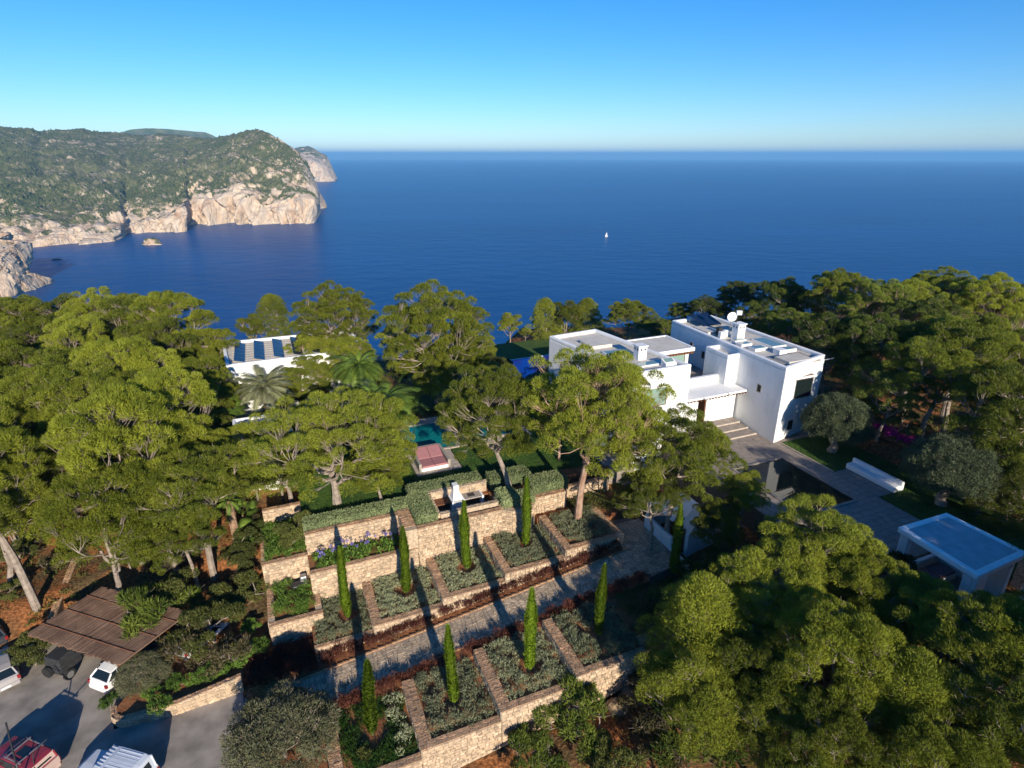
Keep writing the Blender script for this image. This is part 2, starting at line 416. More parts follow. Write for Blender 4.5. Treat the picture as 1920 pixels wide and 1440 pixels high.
def build_ground():
    ss = np.arange(-150, 170, 1.0); rr = np.arange(-25, 190, 1.0)
    S, Rr = np.meshgrid(ss, rr)
    Z = zg(S.ravel(), Rr.ravel()).reshape(S.shape)
    flat = np.zeros(S.shape)
    fs_ = (S.ravel(), Rr.ravel())
    nzv = np.array([mnoise.fractal(Vector((a * 0.35, b * 0.35, 0)), 0.8, 2.0, 4) for a, b in zip(*fs_)]).reshape(S.shape)
    park = (S < -5.5) & (Rr < 44) & (S > -32)
    amp = np.where(park, 0.0, 0.30)
    far = np.clip((Rr - 90) / 30, 0, 1)
    Z = Z + nzv * (amp + far * 6)
    for a, b, c_, d, zm in CAPS:
        mk = (S > a) & (S < b) & (Rr > c_) & (Rr < d)
        Z = np.where(mk, np.minimum(Z, zm), Z)
    PK = CARPARK
    inside = np.zeros(S.shape, bool)
    for q in range(len(PK)):
        (x0, y0), (x1, y1) = PK[q], PK[(q + 1) % len(PK)]
        if y0 == y1: continue
        hit = ((y0 > Rr) != (y1 > Rr)) & (S < (x1 - x0) * (Rr - y0) / (y1 - y0) + x0)
        inside ^= hit
    grow = inside.copy()
    grow[1:] |= inside[:-1]; grow[:-1] |= inside[1:]; grow[:, 1:] |= inside[:, :-1]; grow[:, :-1] |= inside[:, 1:]
    Z = np.where(inside, -0.35, np.where(grow, np.minimum(Z, 0.0), Z))
    X = S * CT - Rr * ST; Y = S * ST + Rr * CT
    V = np.stack([X.ravel(), Y.ravel(), Z.ravel()], 1)
    n0, n1 = S.shape
    i = np.arange(n0 * n1).reshape(n0, n1)
    F = np.stack([i[:-1, :-1].ravel(), i[:-1, 1:].ravel(), i[1:, 1:].ravel(), i[1:, :-1].ravel()], 1)
    m, t, N, L, b = newmat('woodland soil')
    g = N.new('ShaderNodeNewGeometry')
    n1_ = N.new('ShaderNodeTexNoise'); n1_.inputs['Scale'].default_value = 0.35; n1_.inputs['Detail'].default_value = 8
    n2_ = N.new('ShaderNodeTexNoise'); n2_.inputs['Scale'].default_value = 5; n2_.inputs['Detail'].default_value = 8
    L.new(g.outputs['Position'], n1_.inputs['Vector']); L.new(g.outputs['Position'], n2_.inputs['Vector'])
    c1 = N.new('ShaderNodeValToRGB'); c1.color_ramp.elements[0].position = 0.42; c1.color_ramp.elements[1].position = 0.60
    c1.color_ramp.elements[0].color = (0.30, 0.125, 0.05, 1); c1.color_ramp.elements[1].color = (0.12, 0.085, 0.045, 1)
    L.new(n1_.outputs['Fac'], c1.inputs[0])
    c2 = N.new('ShaderNodeValToRGB'); c2.color_ramp.elements[0].position = 0.35; c2.color_ramp.elements[1].position = 0.68
    c2.color_ramp.elements[0].color = (0.45, 0.42, 0.4, 1); c2.color_ramp.elements[1].color = (1.3, 1.25, 1.15, 1)
    L.new(n2_.outputs['Fac'], c2.inputs[0])
    mx = N.new('ShaderNodeMix'); mx.data_type = 'RGBA'; mx.blend_type = 'MULTIPLY'; mx.inputs['Factor'].default_value = 1
    L.new(c1.outputs[0], mx.inputs['A']); L.new(c2.outputs[0], mx.inputs['B'])
    L.new(mx.outputs['Result'], b.inputs['Base Color']); b.inputs['Roughness'].default_value = 0.95
    b.inputs['Specular IOR Level'].default_value = 0.1
    bp = N.new('ShaderNodeBump'); bp.inputs['Distance'].default_value = 0.12
    L.new(n2_.outputs['Fac'], bp.inputs['Height']); L.new(bp.outputs[0], b.inputs['Normal'])
    o = link(bpy.data.objects.new('ground', np_mesh('ground', V, F, m, True)))
    tag(o, kind='structure')
build_ground()

# ---------------------------------------------------------------- sea
def build_sea():
    m, t, N, L, b = newmat('deep blue sea')
    g = N.new('ShaderNodeNewGeometry')
    b.inputs['Roughness'].default_value = 0.3
    b.inputs['IOR'].default_value = 1.33
    b.inputs['Specular IOR Level'].default_value = 0.07
    n0 = N.new('ShaderNodeTexNoise'); n0.inputs['Scale'].default_value = 0.0022; n0.inputs['Detail'].default_value = 4
    mp0 = N.new('ShaderNodeMapping'); mp0.inputs['Scale'].default_value = (0.5, 1.6, 1)
    L.new(g.outputs['Position'], mp0.inputs['Vector']); L.new(mp0.outputs[0], n0.inputs['Vector'])
    cr = N.new('ShaderNodeValToRGB'); cr.color_ramp.elements[0].position = 0.3; cr.color_ramp.elements[1].position = 0.7
    cr.color_ramp.elements[0].color = (0.0, 0.050, 0.185, 1); cr.color_ramp.elements[1].color = (0.0, 0.070, 0.240, 1)
    L.new(n0.outputs['Fac'], cr.inputs[0]); L.new(cr.outputs[0], b.inputs['Base Color'])
    mp = N.new('ShaderNodeMapping'); mp.inputs['Scale'].default_value = (0.6, 1.0, 1); mp.inputs['Rotation'].default_value = (0, 0, 0.35)
    L.new(g.outputs['Position'], mp.inputs['Vector'])
    a = N.new('ShaderNodeTexNoise'); a.inputs['Scale'].default_value = 0.22; a.inputs['Detail'].default_value = 5; a.inputs['Roughness'].default_value = 0.6
    L.new(mp.outputs[0], a.inputs['Vector'])
    a2 = N.new('ShaderNodeTexNoise'); a2.inputs['Scale'].default_value = 0.035; a2.inputs['Detail'].default_value = 3
    L.new(mp.outputs[0], a2.inputs['Vector'])
    ad = N.new('ShaderNodeMath'); ad.operation = 'MULTIPLY_ADD'; ad.inputs[1].default_value = 2.5
    L.new(a2.outputs['Fac'], ad.inputs[0]); L.new(a.outputs['Fac'], ad.inputs[2])
    bp = N.new('ShaderNodeBump'); bp.inputs['Distance'].default_value = 1.1; bp.inputs['Strength'].default_value = 0.9
    L.new(ad.outputs[0], bp.inputs['Height']); L.new(bp.outputs[0], b.inputs['Normal'])
    # the sea follows the curve of the earth, so that the horizon dips as it does from this height
    ys = np.concatenate([np.arange(-3000, 6000, 1000), np.linspace(6000, 60000, 55)])
    xs_ = np.linspace(-60000, 60000, 121)
    Xg, Yg = np.meshgrid(xs_, ys)
    Zg = SEA_Z - (Xg ** 2 + Yg ** 2) / (2 * 6.371e6)
    n0_, n1_ = Xg.shape
    ii = np.arange(n0_ * n1_).reshape(n0_, n1_)
    Fq = np.stack([ii[:-1, :-1].ravel(), ii[:-1, 1:].ravel(), ii[1:, 1:].ravel(), ii[1:, :-1].ravel()], 1)
    o = link(bpy.data.objects.new('sea', np_mesh('sea', np.stack([Xg.ravel(), Yg.ravel(), Zg.ravel()], 1), Fq, m, True)))
    tag(o, kind='structure')
build_sea()

# ---------------------------------------------------------------- headlands
def D(px, py, Y):
    u = (px - 960) / 1109; v = (py - 720) / 1109
    f = math.cos(PITCH) - v * math.sin(PITCH); dn = math.sin(PITCH) + v * math.cos(PITCH)
    return (u / f * Y, Y, CAM_H - dn / f * Y)
def base_Y(py):
    v = (py - 720) / 1109
    f = math.cos(PITCH) - v * math.sin(PITCH); dn = math.sin(PITCH) + v * math.cos(PITCH)
    return (CAM_H - SEA_Z) * f / dn

def rock_material():
    m, t, N, L, b = newmat('headland rock and scrub')
    g = N.new('ShaderNodeNewGeometry')
    def nz(scale, detail=6, st=None, rough=0.55):
        n = N.new('ShaderNodeTexNoise'); n.inputs['Scale'].default_value = scale; n.inputs['Detail'].default_value = detail
        n.inputs['Roughness'].default_value = rough
        if st:
            mp = N.new('ShaderNodeMapping'); mp.inputs['Scale'].default_value = st
            L.new(g.outputs['Position'], mp.inputs['Vector']); L.new(mp.outputs[0], n.inputs['Vector'])
        else: L.new(g.outputs['Position'], n.inputs['Vector'])
        return n
    def ramp(src, stops):
        c = N.new('ShaderNodeValToRGB'); e = c.color_ramp.elements
        e[0].position = stops[0][0]; e[0].color = (*stops[0][1], 1); e[1].position = stops[-1][0]; e[1].color = (*stops[-1][1], 1)
        for p_, c_ in stops[1:-1]:
            k = e.new(p_); k.color = (*c_, 1)
        L.new(src, c.inputs[0]); return c
    rock = ramp(nz(0.03, 10, (1, 1, 0.35)).outputs['Fac'], [(0.3, (0.42, 0.27, 0.17)), (0.42, (0.53, 0.40, 0.285)), (0.6, (0.60, 0.49, 0.375)), (0.75, (0.34, 0.28, 0.23))])
    green = ramp(nz(0.05, 10, None, 0.7).outputs['Fac'], [(0.32, (0.065, 0.082, 0.03)), (0.5, (0.11, 0.12, 0.045)), (0.64, (0.22, 0.19, 0.12))])
    bare = nz(0.012, 10, (1, 1, 1.5), 0.72)
    sx = N.new('ShaderNodeSeparateXYZ'); L.new(g.outputs['Normal'], sx.inputs[0])
    # steep -> rock ; patches -> rock
    s1 = N.new('ShaderNodeMapRange'); s1.inputs['From Min'].default_value = 0.62; s1.inputs['From Max'].default_value = 0.40
    L.new(sx.outputs['Z'], s1.inputs['Value'])
    s2 = N.new('ShaderNodeMapRange'); s2.inputs['From Min'].default_value = 0.53; s2.inputs['From Max'].default_value = 0.60
    L.new(bare.outputs['Fac'], s2.inputs['Value'])
    fine = nz(0.11, 6, None, 0.7)
    s3 = N.new('ShaderNodeMapRange'); s3.inputs['From Min'].default_value = 0.47; s3.inputs['From Max'].default_value = 0.56
    L.new(fine.outputs['Fac'], s3.inputs['Value'])
    mu = N.new('ShaderNodeMath'); mu.operation = 'MULTIPLY'; L.new(s2.outputs[0], mu.inputs[0]); L.new(s3.outputs[0], mu.inputs[1])
    at = N.new('ShaderNodeAttribute'); at.attribute_name = 'rock'
    a1 = N.new('ShaderNodeMath'); a1.operation = 'MAXIMUM'; L.new(s1.outputs[0], a1.inputs[0]); L.new(mu.outputs[0], a1.inputs[1])
    # attribute: where the cliff stands, broken up by noise
    a2 = N.new('ShaderNodeMath'); a2.operation = 'ADD'; L.new(at.outputs['Fac'], a2.inputs[0])
    br = N.new('ShaderNodeMapRange'); br.inputs['From Min'].default_value = 0.3; br.inputs['From Max'].default_value = 0.7
    br.inputs['To Min'].default_value = -0.55; br.inputs['To Max'].default_value = 0.55
    L.new(nz(0.022, 8, None, 0.65).outputs['Fac'], br.inputs['Value']); L.new(br.outputs[0], a2.inputs[1])
    a3 = N.new('ShaderNodeMapRange'); a3.inputs['From Min'].default_value = 0.45; a3.inputs['From Max'].default_value = 0.55
    L.new(a2.outputs[0], a3.inputs['Value'])
    a4 = N.new('ShaderNodeMath'); a4.operation = 'MAXIMUM'; L.new(a1.outputs[0], a4.inputs[0]); L.new(a3.outputs[0], a4.inputs[1])
    mx = N.new('ShaderNodeMix'); mx.data_type = 'RGBA'
    L.new(a4.outputs[0], mx.inputs['Factor']); L.new(green.outputs[0], mx.inputs['A']); L.new(rock.outputs[0], mx.inputs['B'])
    L.new(mx.outputs['Result'], b.inputs['Base Color'])
    b.inputs['Roughness'].default_value = 0.95; b.inputs['Specular IOR Level'].default_value = 0.1
    bp = N.new('ShaderNodeBump'); bp.inputs['Distance'].default_value = 7.0
    L.new(nz(0.06, 9, (1, 1, 0.6), 0.65).outputs['Fac'], bp.inputs['Height'])
    vr = N.new('ShaderNodeTexVoronoi'); vr.feature = 'DISTANCE_TO_EDGE'; vr.inputs['Scale'].default_value = 0.05
    mpv = N.new('ShaderNodeMapping'); mpv.inputs['Scale'].default_value = (1.2, 1.2, 0.28); mpv.inputs['Rotation'].default_value = (0.25, 0.3, 0)
    wv = N.new('ShaderNodeMix'); wv.data_type = 'RGBA'; wv.inputs['Factor'].default_value = .04
    L.new(g.outputs['Position'], mpv.inputs['Vector']); L.new(mpv.outputs[0], vr.inputs['Vector'])
    rv = N.new('ShaderNodeMapRange'); rv.inputs['From Max'].default_value = 0.12; L.new(vr.outputs['Distance'], rv.inputs['Value'])
    bp2 = N.new('ShaderNodeBump'); bp2.inputs['Distance'].default_value = 0.9
    L.new(rv.outputs[0], bp2.inputs['Height']); L.new(bp.outputs[0], bp2.inputs['Normal']); L.new(bp2.outputs[0], b.inputs['Normal'])
    return m
M['headland'] = rock_material()
M['farhill'] = mat('distant wooded hills', (0.06, 0.085, 0.04), 0.95, 0.3, 0.01, col2=(0.12, 0.13, 0.07), detail=8, bump=8, bscale=.02)
M['farwood'] = leaf_mat('distant pines', (0.075, 0.098, 0.032), (0.125, 0.14, 0.05), 0.01, 0.1)

def headland(name, xs, rows, back, noise_amp=10.0, cliff_amp=7.0, nsub=1, seed=0.0, nscale=0.012, mtl='headland', rockcol=None):
    """xs: px columns; rows: list of (py(x) array, Y(x) array, rockness) from shore up to the ridge"""
    cols = len(xs)
    pts = []   # control rows of world points
    rk = []
    for py, Yd, rockv in rows:
        pts.append(np.array([D(x, a, b) for x, a, b in zip(xs, py, Yd)])); rk.append(rockv)
    last = pts[-1]
    bk = last.copy(); bk[:, 1] += back * 0.35; bk[:, 0] *= (last[:, 1] + back * 0.35) / last[:, 1]; bk[:, 2] = last[:, 2] - (last[:, 2] + 160) * 0.35
    pts.append(bk); rk.append(0.0)
    bk2 = bk.copy(); bk2[:, 0] *= (bk[:, 1] + back) / bk[:, 1]; bk2[:, 1] += back; bk2[:, 2] = -165
    pts.append(bk2); rk.append(0.0)
    # shore goes under water
    f0 = pts[0].copy(); f0[:, 1] -= 12; f0[:, 2] = -165
    pts.insert(0, f0); rk.insert(0, 1.0)
    subs = [2] + [max(3, int(n)) for n in nsub] + [10, 5]
    V = []; RK = []; AM = []
    for i in range(len(pts) - 1):
        n = subs[i]
        for k in range(n):
            t = k / n
            V.append(pts[i] * (1 - t) + pts[i + 1] * t); RK.append(rk[i] * (1 - t) + rk[i + 1] * t)
            top = (i >= len(rows) - 1)
            dist = min(1.0, (len(rows) - i - t) / 1.0) if i <= len(rows) else 1.0
            AM.append((0.25 + 0.75 * max(0.0, dist)) if not (i == 0) else 0.2)
    V.append(pts[-1]); RK.append(0.0); AM.append(0.5)
    V = np.array(V); nr = len(V)
    tipf = np.minimum(1.0, .15 + (np.arange(cols)[::-1]) / 45.0)
    out = V.copy()
    for i in range(nr):
        for j in range(cols):
            x, y, z = V[i, j]
            q = Vector((x * nscale, y * nscale, z * nscale * 0.6 + seed))
            f = mnoise.fractal(q, 0.9, 2.1, 5)
            rg = abs(mnoise.fractal(Vector((x * nscale * 1.4, y * nscale * 0.5, z * nscale * 0.5 + seed + 9)), 0.8, 2.2, 5))
            a = AM[i]; c_ = RK[i]
            out[i, j, 2] += (f * noise_amp * (1 - 0.6 * c_) - (1 - c_) * rg * noise_amp * 1.2 + (1 - c_) * noise_amp * 0.2) * a * tipf[j]
            crk = abs(mnoise.noise(Vector((x * .045, y * .02, z * .012 + seed)))); sh = (rg * 2.0 - 0.5 + (0.5 - crk * 2.2) * c_ * .55) * cliff_amp * (0.35 + c_)
            out[i, j, 1] += sh * 1.5; out[i, j, 0] += f * cliff_amp * c_ * 0.9
    i_ = np.arange(nr * cols).reshape(nr, cols)
    F = np.stack([i_[:-1, :-1].ravel(), i_[:-1, 1:].ravel(), i_[1:, 1:].ravel(), i_[1:, :-1].ravel()], 1)
    me = np_mesh(name, out.reshape(-1, 3), F, M[mtl], False)
    at = me.attributes.new('rock', 'FLOAT', 'POINT')
    vals = np.repeat(np.array(RK, dtype=np.float32)[:, None], cols, 1)
    if rockcol is not None: vals = np.maximum(vals, rockcol[None, :])
    at.data.foreach_set('value', vals.astype(np.float32).ravel())
    o = link(bpy.data.objects.new(name, me))
    tag(o, kind='structure')
    return out, np.array(RK)

I = np.interp
xs = np.concatenate([np.arange(-420, 0, 6), np.arange(0, 560, 1.8), np.arange(560, 614, 1.2)])
yb = I(xs, [-420, 0, 30, 90, 180, 226, 236, 300, 345, 352, 450, 590, 596, 600, 606, 613], [478, 470, 469, 461, 456, 451, 437, 437, 434, 421, 421.5, 418, 416, 392, 390, 389])
Yb = base_Y(yb)
yc = I(xs, [-420, 0, 50, 100, 180, 228, 245, 300, 325, 352, 372, 400, 430, 450, 480, 500, 540, 575, 590, 598, 606, 613], [445, 440, 436, 428, 433, 434, 418, 413, 406, 384, 372, 374, 366, 362, 371, 382, 375, 372, 374, 379, 384, 388.5])
Yc = Yb + I(xs, [0, 230, 330, 450, 590, 613], [55, 45, 40, 35, 40, 15])
yr = I(xs, [-420, -200, 0, 60, 75, 100, 150, 205, 250, 300, 360, 400, 430, 470, 490, 505, 520, 545, 562, 575, 585, 597, 605, 613], [250, 236, 238, 240, 246, 243, 241, 248, 252, 250, 255, 259, 252, 244, 243, 250, 259, 273, 286, 303, 326, 354, 370, 387])
Yr = I(xs, [-420, 0, 150, 250, 400, 490, 560, 600, 613], [2300, 2500, 2750, 2900, 2700, 2350, 2250, 2200, 2180])
Yr = np.maximum(Yr, Yc + 15)
ym = yc * 0.5 + yr * 0.5; Ym = Yc * 0.62 + Yr * 0.38
HL, HRK = headland('headland', xs, [(yb, Yb, 1.0), (yb * 0.45 + yc * 0.55, Yb + (Yc - Yb) * 0.35, 1.0), (yc, Yc, 0.72), (yc * 0.8 + yr * 0.2, Yc * 0.86 + Yr * 0.14, 0.25), (ym, Ym, 0.1), (yr, Yr, 0.05)], 500,
    26.0, 15.0, [16, 14, 22, 36, 46], 3.3, 0.0105, rockcol=I(xs, [0, 470, 500, 540, 575, 600], [0, 0, .25, .38, .5, .8]))
# promontory beyond the tip
xs2 = np.arange(520, 632, 1.4)
yb2 = I(xs2, [520, 632], [343, 339]); Yb2 = base_Y(yb2)
yc2 = I(xs2, [520, 570, 590, 610, 622, 631], [305, 303, 304, 311, 322, 337]); Yc2 = Yb2 + 130
yr2 = I(xs2, [520, 560, 575, 590, 600, 612, 620, 626, 631], [290, 276, 274, 279, 286, 291, 306, 322, 336]); Yr2 = I(xs2, [520, 631], [5300, 4950])
headland('far_headland', xs2, [(yb2, Yb2, 1.0), (yc2, Yc2, 0.8), (yr2, Yr2, 0.2)], 900, 24.0, 30.0, [18, 20], 11.0, 0.004)
xs3 = np.arange(190, 420, 3.0)
yb3 = np.full(len(xs3), 330.0)
yr3 = I(xs3, [190, 220, 245, 270, 300, 330, 365, 385, 400, 420], [262, 249, 243, 240.5, 240.5, 243, 246.5, 248, 254, 266])
headland('far_hills', xs3, [(yb3, base_Y(yb3), 0.0), (yr3, np.full(len(xs3), 5600.0), 0.0)], 900, 14.0, 10.0, [14], 5.0, 0.004, mtl='farhill')

def rock_lump(name, label, centre, size, seed, mtl, cat='rock', nseg=26, group=None, squash=1.0, flat=True, amp=0.45):
    """irregular rock built from a displaced sphere"""
    t = None
    V = []; F = []
    nv = nseg // 2
    for i in range(nv + 1):
        ph = math.pi * i / nv
        for j in range(nseg):
            a = 2 * math.pi * j / nseg
            d = Vector((math.sin(ph) * math.cos(a), math.sin(ph) * math.sin(a), math.cos(ph)))
            f = 1 + amp * mnoise.fractal(d * 1.5 + Vector((seed, 0, 0)), 0.7, 2.2, 5)
            V.append((d.x * size[0] * f, d.y * size[1] * f, d.z * size[2] * f * squash))
    for i in range(nv):
        for j in range(nseg):
            j2 = (j + 1) % nseg
            F.append((i * nseg + j, (i + 1) * nseg + j, (i + 1) * nseg + j2, i * nseg + j2))
    o = link(bpy.data.objects.new(name, np_mesh(name, V, np.array(F), mtl, not flat)))
    o.location = centre
    if label: tag(o, label, cat, group)
    return o

# near sea cliff at the left edge of the frame
xs4 = np.concatenate([np.arange(-260, -10, 5), np.arange(-10, 69, 1.0)])
yb4 = I(xs4, [-260, 0, 25, 38, 50, 66, 69], [600, 560, 556, 549, 547, 540, 537]); Yb4 = base_Y(yb4)
yr4 = I(xs4, [-260, -60, -20, 0, 12, 22, 36, 50, 62, 69], [430, 418, 422, 432, 440, 460, 485, 508, 525, 536])
Yr4 = Yb4 + I(xs4, [-260, 0, 40, 69], [150, 110, 55, 10])
NC, _ = headland('near_cliff', xs4, [(yb4, Yb4, 1.0), (yb4 * 0.5 + yr4 * 0.5, Yb4 * 0.75 + Yr4 * 0.25, 1.0), (yr4, Yr4, 1.0)], 120, 12.0, 11.0, [18, 18], 21.0, 0.022)

rock_lump('sea_rock', 'pale pointed rock standing in the sea before the far cliffs', (*P(284, 458, SEA_Z)[:2], SEA_Z + 1), (20, 14, 14), 2.3, M['headland'], 'rock')
rock_lump('reef', 'low dark reef awash in the bay at the left', (*P(106, 487, SEA_Z)[:2], SEA_Z - 0.5), (9, 5, 2.2), 5.1, M['dkmetal'], 'reef')
rock_lump('sea_rock', 'small leaning rock stack off the near cliff foot', (*P(64, 538, SEA_Z)[:2], SEA_Z + 3), (4.5, 4.0, 9), 8.1, M['headland'], 'rock')

# woods on the headland, far too many to count
def far_wood():
    rg = np.random.RandomState(4)
    nr, nc, _ = HL.shape
    V = []; F = []
    base = np.array([(1, 0, 0), (-.5, .87, 0), (-.5, -.87, 0), (0, 0, 1.0), (0.55, 0, .55), (-.28, .48, .55), (-.28, -.48, .55)])
    fc = [(0, 1, 5), (0, 5, 4), (1, 2, 6), (1, 6, 5), (2, 0, 4), (2, 4, 6), (4, 5, 3), (5, 6, 3), (6, 4, 3)]
    n = 0
    for _ in range(30000):
        i = rg.randint(34, nr - 16); j = rg.randint(0, nc - 1)
        p = HL[i, j]
        if HRK[i] > 0.5: continue
        if p[2] < -135: continue
        d = mnoise.fractal(Vector((p[0] * 0.004, p[1] * 0.004, 2.0)), 0.8, 2, 4)
        bias = 0.25 - (j / nc) * 0.5
        if d + bias + rg.rand() * 0.5 < 0.30: continue
        q = p + (HL[i + 1, j] - p) * rg.rand() + (HL[i, j + 1] - p) * rg.rand()
        s_ = rg.uniform(1.6, 3.2) * (1 + rg.rand() ** 3)
        a = rg.rand() * 6.28; c_, s2 = math.cos(a), math.sin(a)
        b = base * np.array([s_, s_, s_ * 1.7])
        b = np.stack([b[:, 0] * c_ - b[:, 1] * s2, b[:, 0] * s2 + b[:, 1] * c_, b[:, 2]], 1) + q - np.array([0, 0, 1.0])
        V.append(b); F.extend([(a_ + n, b_ + n, c2 + n) for a_, b_, c2 in fc]); n += 7
    o = link(bpy.data.objects.new('headland_pine_wood', np_mesh('headland_pine_wood', np.concatenate(V), np.array(F), M['farwood'])))
    tag(o, 'green pine wood covering the slopes of the far headland', 'wood', kind='stuff')
far_wood()

# ---------------------------------------------------------------- boats
def sailboat(px, py, k, label, sails=True):
    x, y, _ = P(px, py, SEA_Z)
    t = thing('sailing_boat', label, 'boat', (x, y, SEA_Z), 0.6)
    h = MB()
    rings = []
    for u_, wd, hh in ((-6, 1.0, .9), (-4, 1.7, 1.0), (0, 2.0, 1.1), (4, 1.3, 1.3), (6.5, .15, 1.6)):
        rings.append([(u_ * k, -wd * k, hh * k), (u_ * k, -wd * .6 * k, -.3), (u_ * k, wd * .6 * k, -.3), (u_ * k, wd * k, hh * k)])
    h.loft(rings).build('hull', M['white2'], t, local=True)
    MB().box(-3 * k, 2 * k, -1 * k, 1 * k, 1.1 * k, 1.8 * k).build('cabin', M['white2'], t, local=True)
    MB().tube([(.8 * k, 0, 1 * k), (.8 * k, 0, 16 * k)], .22 * k, 6).build('mast', M['white2'], t, local=True)
    if sails:
        MB().add([(.4 * k, 0, 2.4 * k), (-5.5 * k, .8 * k, 2.4 * k), (.4 * k, 0, 15.5 * k), (-2 * k, 1.0 * k, 8 * k), (.3 * k, .12 * k, 2.4 * k), (-5.5 * k, .95 * k, 2.4 * k), (-2 * k, 1.15 * k, 8 * k)], [(0, 1, 3), (0, 3, 2), (4, 6, 5), (4, 2, 6)]).build('mainsail', M['white2'], t, local=True)
        MB().add([(1.2 * k, 0, 14 * k), (6.3 * k, 0, 1.6 * k), (2 * k, 1.3 * k, 2 * k), (2.4 * k, 1.0 * k, 6 * k)], [(0, 3, 1), (3, 2, 1), (0, 1, 3), (1, 2, 3)]).build('jib', M['white2'], t, local=True)
    return t
sailboat(1137, 444, 0.7, 'white sailing boat alone on the open blue sea')
sailboat(112, 496, 0.45, 'tiny white boat moored in the bay beside the dark reef', False)

# ---------------------------------------------------------------- haze
m = bpy.data.materials.new('sea haze'); m.use_nodes = True
n_ = m.node_tree.nodes; n_.remove(n_['Principled BSDF'])
pv = n_.new('ShaderNodeVolumePrincipled')
pv.inputs['Color'].default_value = (0.23, 0.58, 1.0, 1)
pv.inputs['Density'].default_value = 0.000065
pv.inputs['Anisotropy'].default_value = 0.0
m.node_tree.links.new(pv.outputs[0], n_['Material Output'].inputs['Volume'])
hz = MB().box(-60500, 60500, -3500, 60500, -760, 178).build('haze', m)
tag(hz, 'pale blue sea haze over the water', 'haze', kind='stuff')
# ================================================================ garden structure
def zpath(s):
    return max(0.0, 0.13 * (s + 1.8))

# ---- stone prototypes (unit size; front face at y=-0.5)
def make_stone_protos():
    out = []
    for k in range(9):
        rg = random.Random(100 + k)
        n = 8
        pts = []
        for i, (a, b) in enumerate([(-.5, -.5), (0, -.5), (.5, -.5), (.5, 0), (.5, .5), (0, .5), (-.5, .5), (-.5, 0)]):
            pts.append((a * (1 + rg.uniform(-.10, .0)) , b * (1 + rg.uniform(-.12, .0))))
        m_ = MB()
        back = [(a, .5, b) for a, b in pts]
        mid = [(a, -.30, b) for a, b in pts]
        fr = [(a * rg.uniform(.80, .93), -.5 + rg.uniform(-.12, .12), b * rg.uniform(.76, .92)) for a, b in pts]
        m_.v = back + mid + fr + [(0, -.62 + rg.uniform(-.1, .1), 0)]
        for i in range(n):
            j = (i + 1) % n
            m_.f.append((i, j, n + j, n + i)); m_.f.append((n + i, n + j, 2 * n + j, 2 * n + i)); m_.f.append((2 * n + i, 2 * n + j, 3 * n))
        out.append(m_)
    return out
_sp = make_stone_protos()
STONES = {}
def stone_meshes(key):
    if key not in STONES:
        STONES[key] = [p.mesh('stone', M[key]) for p in _sp]
    return STONES[key]

def lay_stones(parent, p0, p1, zb, zt, key='stone', h=0.24, wd=0.36, depth=0.16, name='stone', limit=300):
    """single stones on a vertical face that runs from p0 to p1 (world xy); the outside is to the right of p0->p1"""
    off = wloc(parent)
    dx, dy = p1[0] - p0[0], p1[1] - p0[1]
    ln = math.hypot(dx, dy); ux, uy = dx / ln, dy / ln
    nx, ny = uy, -ux
    ang = math.atan2(uy, ux)
    zb0, zb1 = zb if isinstance(zb, tuple) else (zb, zb)
    meshes = stone_meshes(key)
    z = zt; row = 0; cnt = 0
    while z > min(zb0, zb1) + 0.05:
        hh = h * rnd.uniform(0.8, 1.2)
        if z - hh < min(zb0, zb1): hh = z - min(zb0, zb1)
        x = 0.0
        while x < ln - 0.04:
            ww = wd * rnd.uniform(0.55, 1.45)
            if rnd.random() < .12: ww *= 1.35
            if x + ww > ln - 0.14: ww = ln - x
            cx = x + ww / 2
            zg_ = zb0 + (zb1 - zb0) * cx / ln
            if z > zg_ and cnt < limit:
                zz = z - hh / 2
                o = bpy.data.objects.new(name, rnd.choice(meshes)); link(o)
                dpt = depth * rnd.uniform(0.8, 1.25)
                o.scale = (ww - 0.008, dpt, hh - 0.007)
                if rnd.random() < .5: o.rotation_euler = (0, 0, ang)
                else:
                    o.rotation_euler = (0, math.pi, ang)
                px_, py_ = p0[0] + ux * cx, p0[1] + uy * cx
                o.parent = parent
                o.location = (px_ + nx * 0.0 - off.x, py_ - off.y, zz - off.z)
                cnt += 1
            x += ww
        z -= hh; row += 1
    return cnt

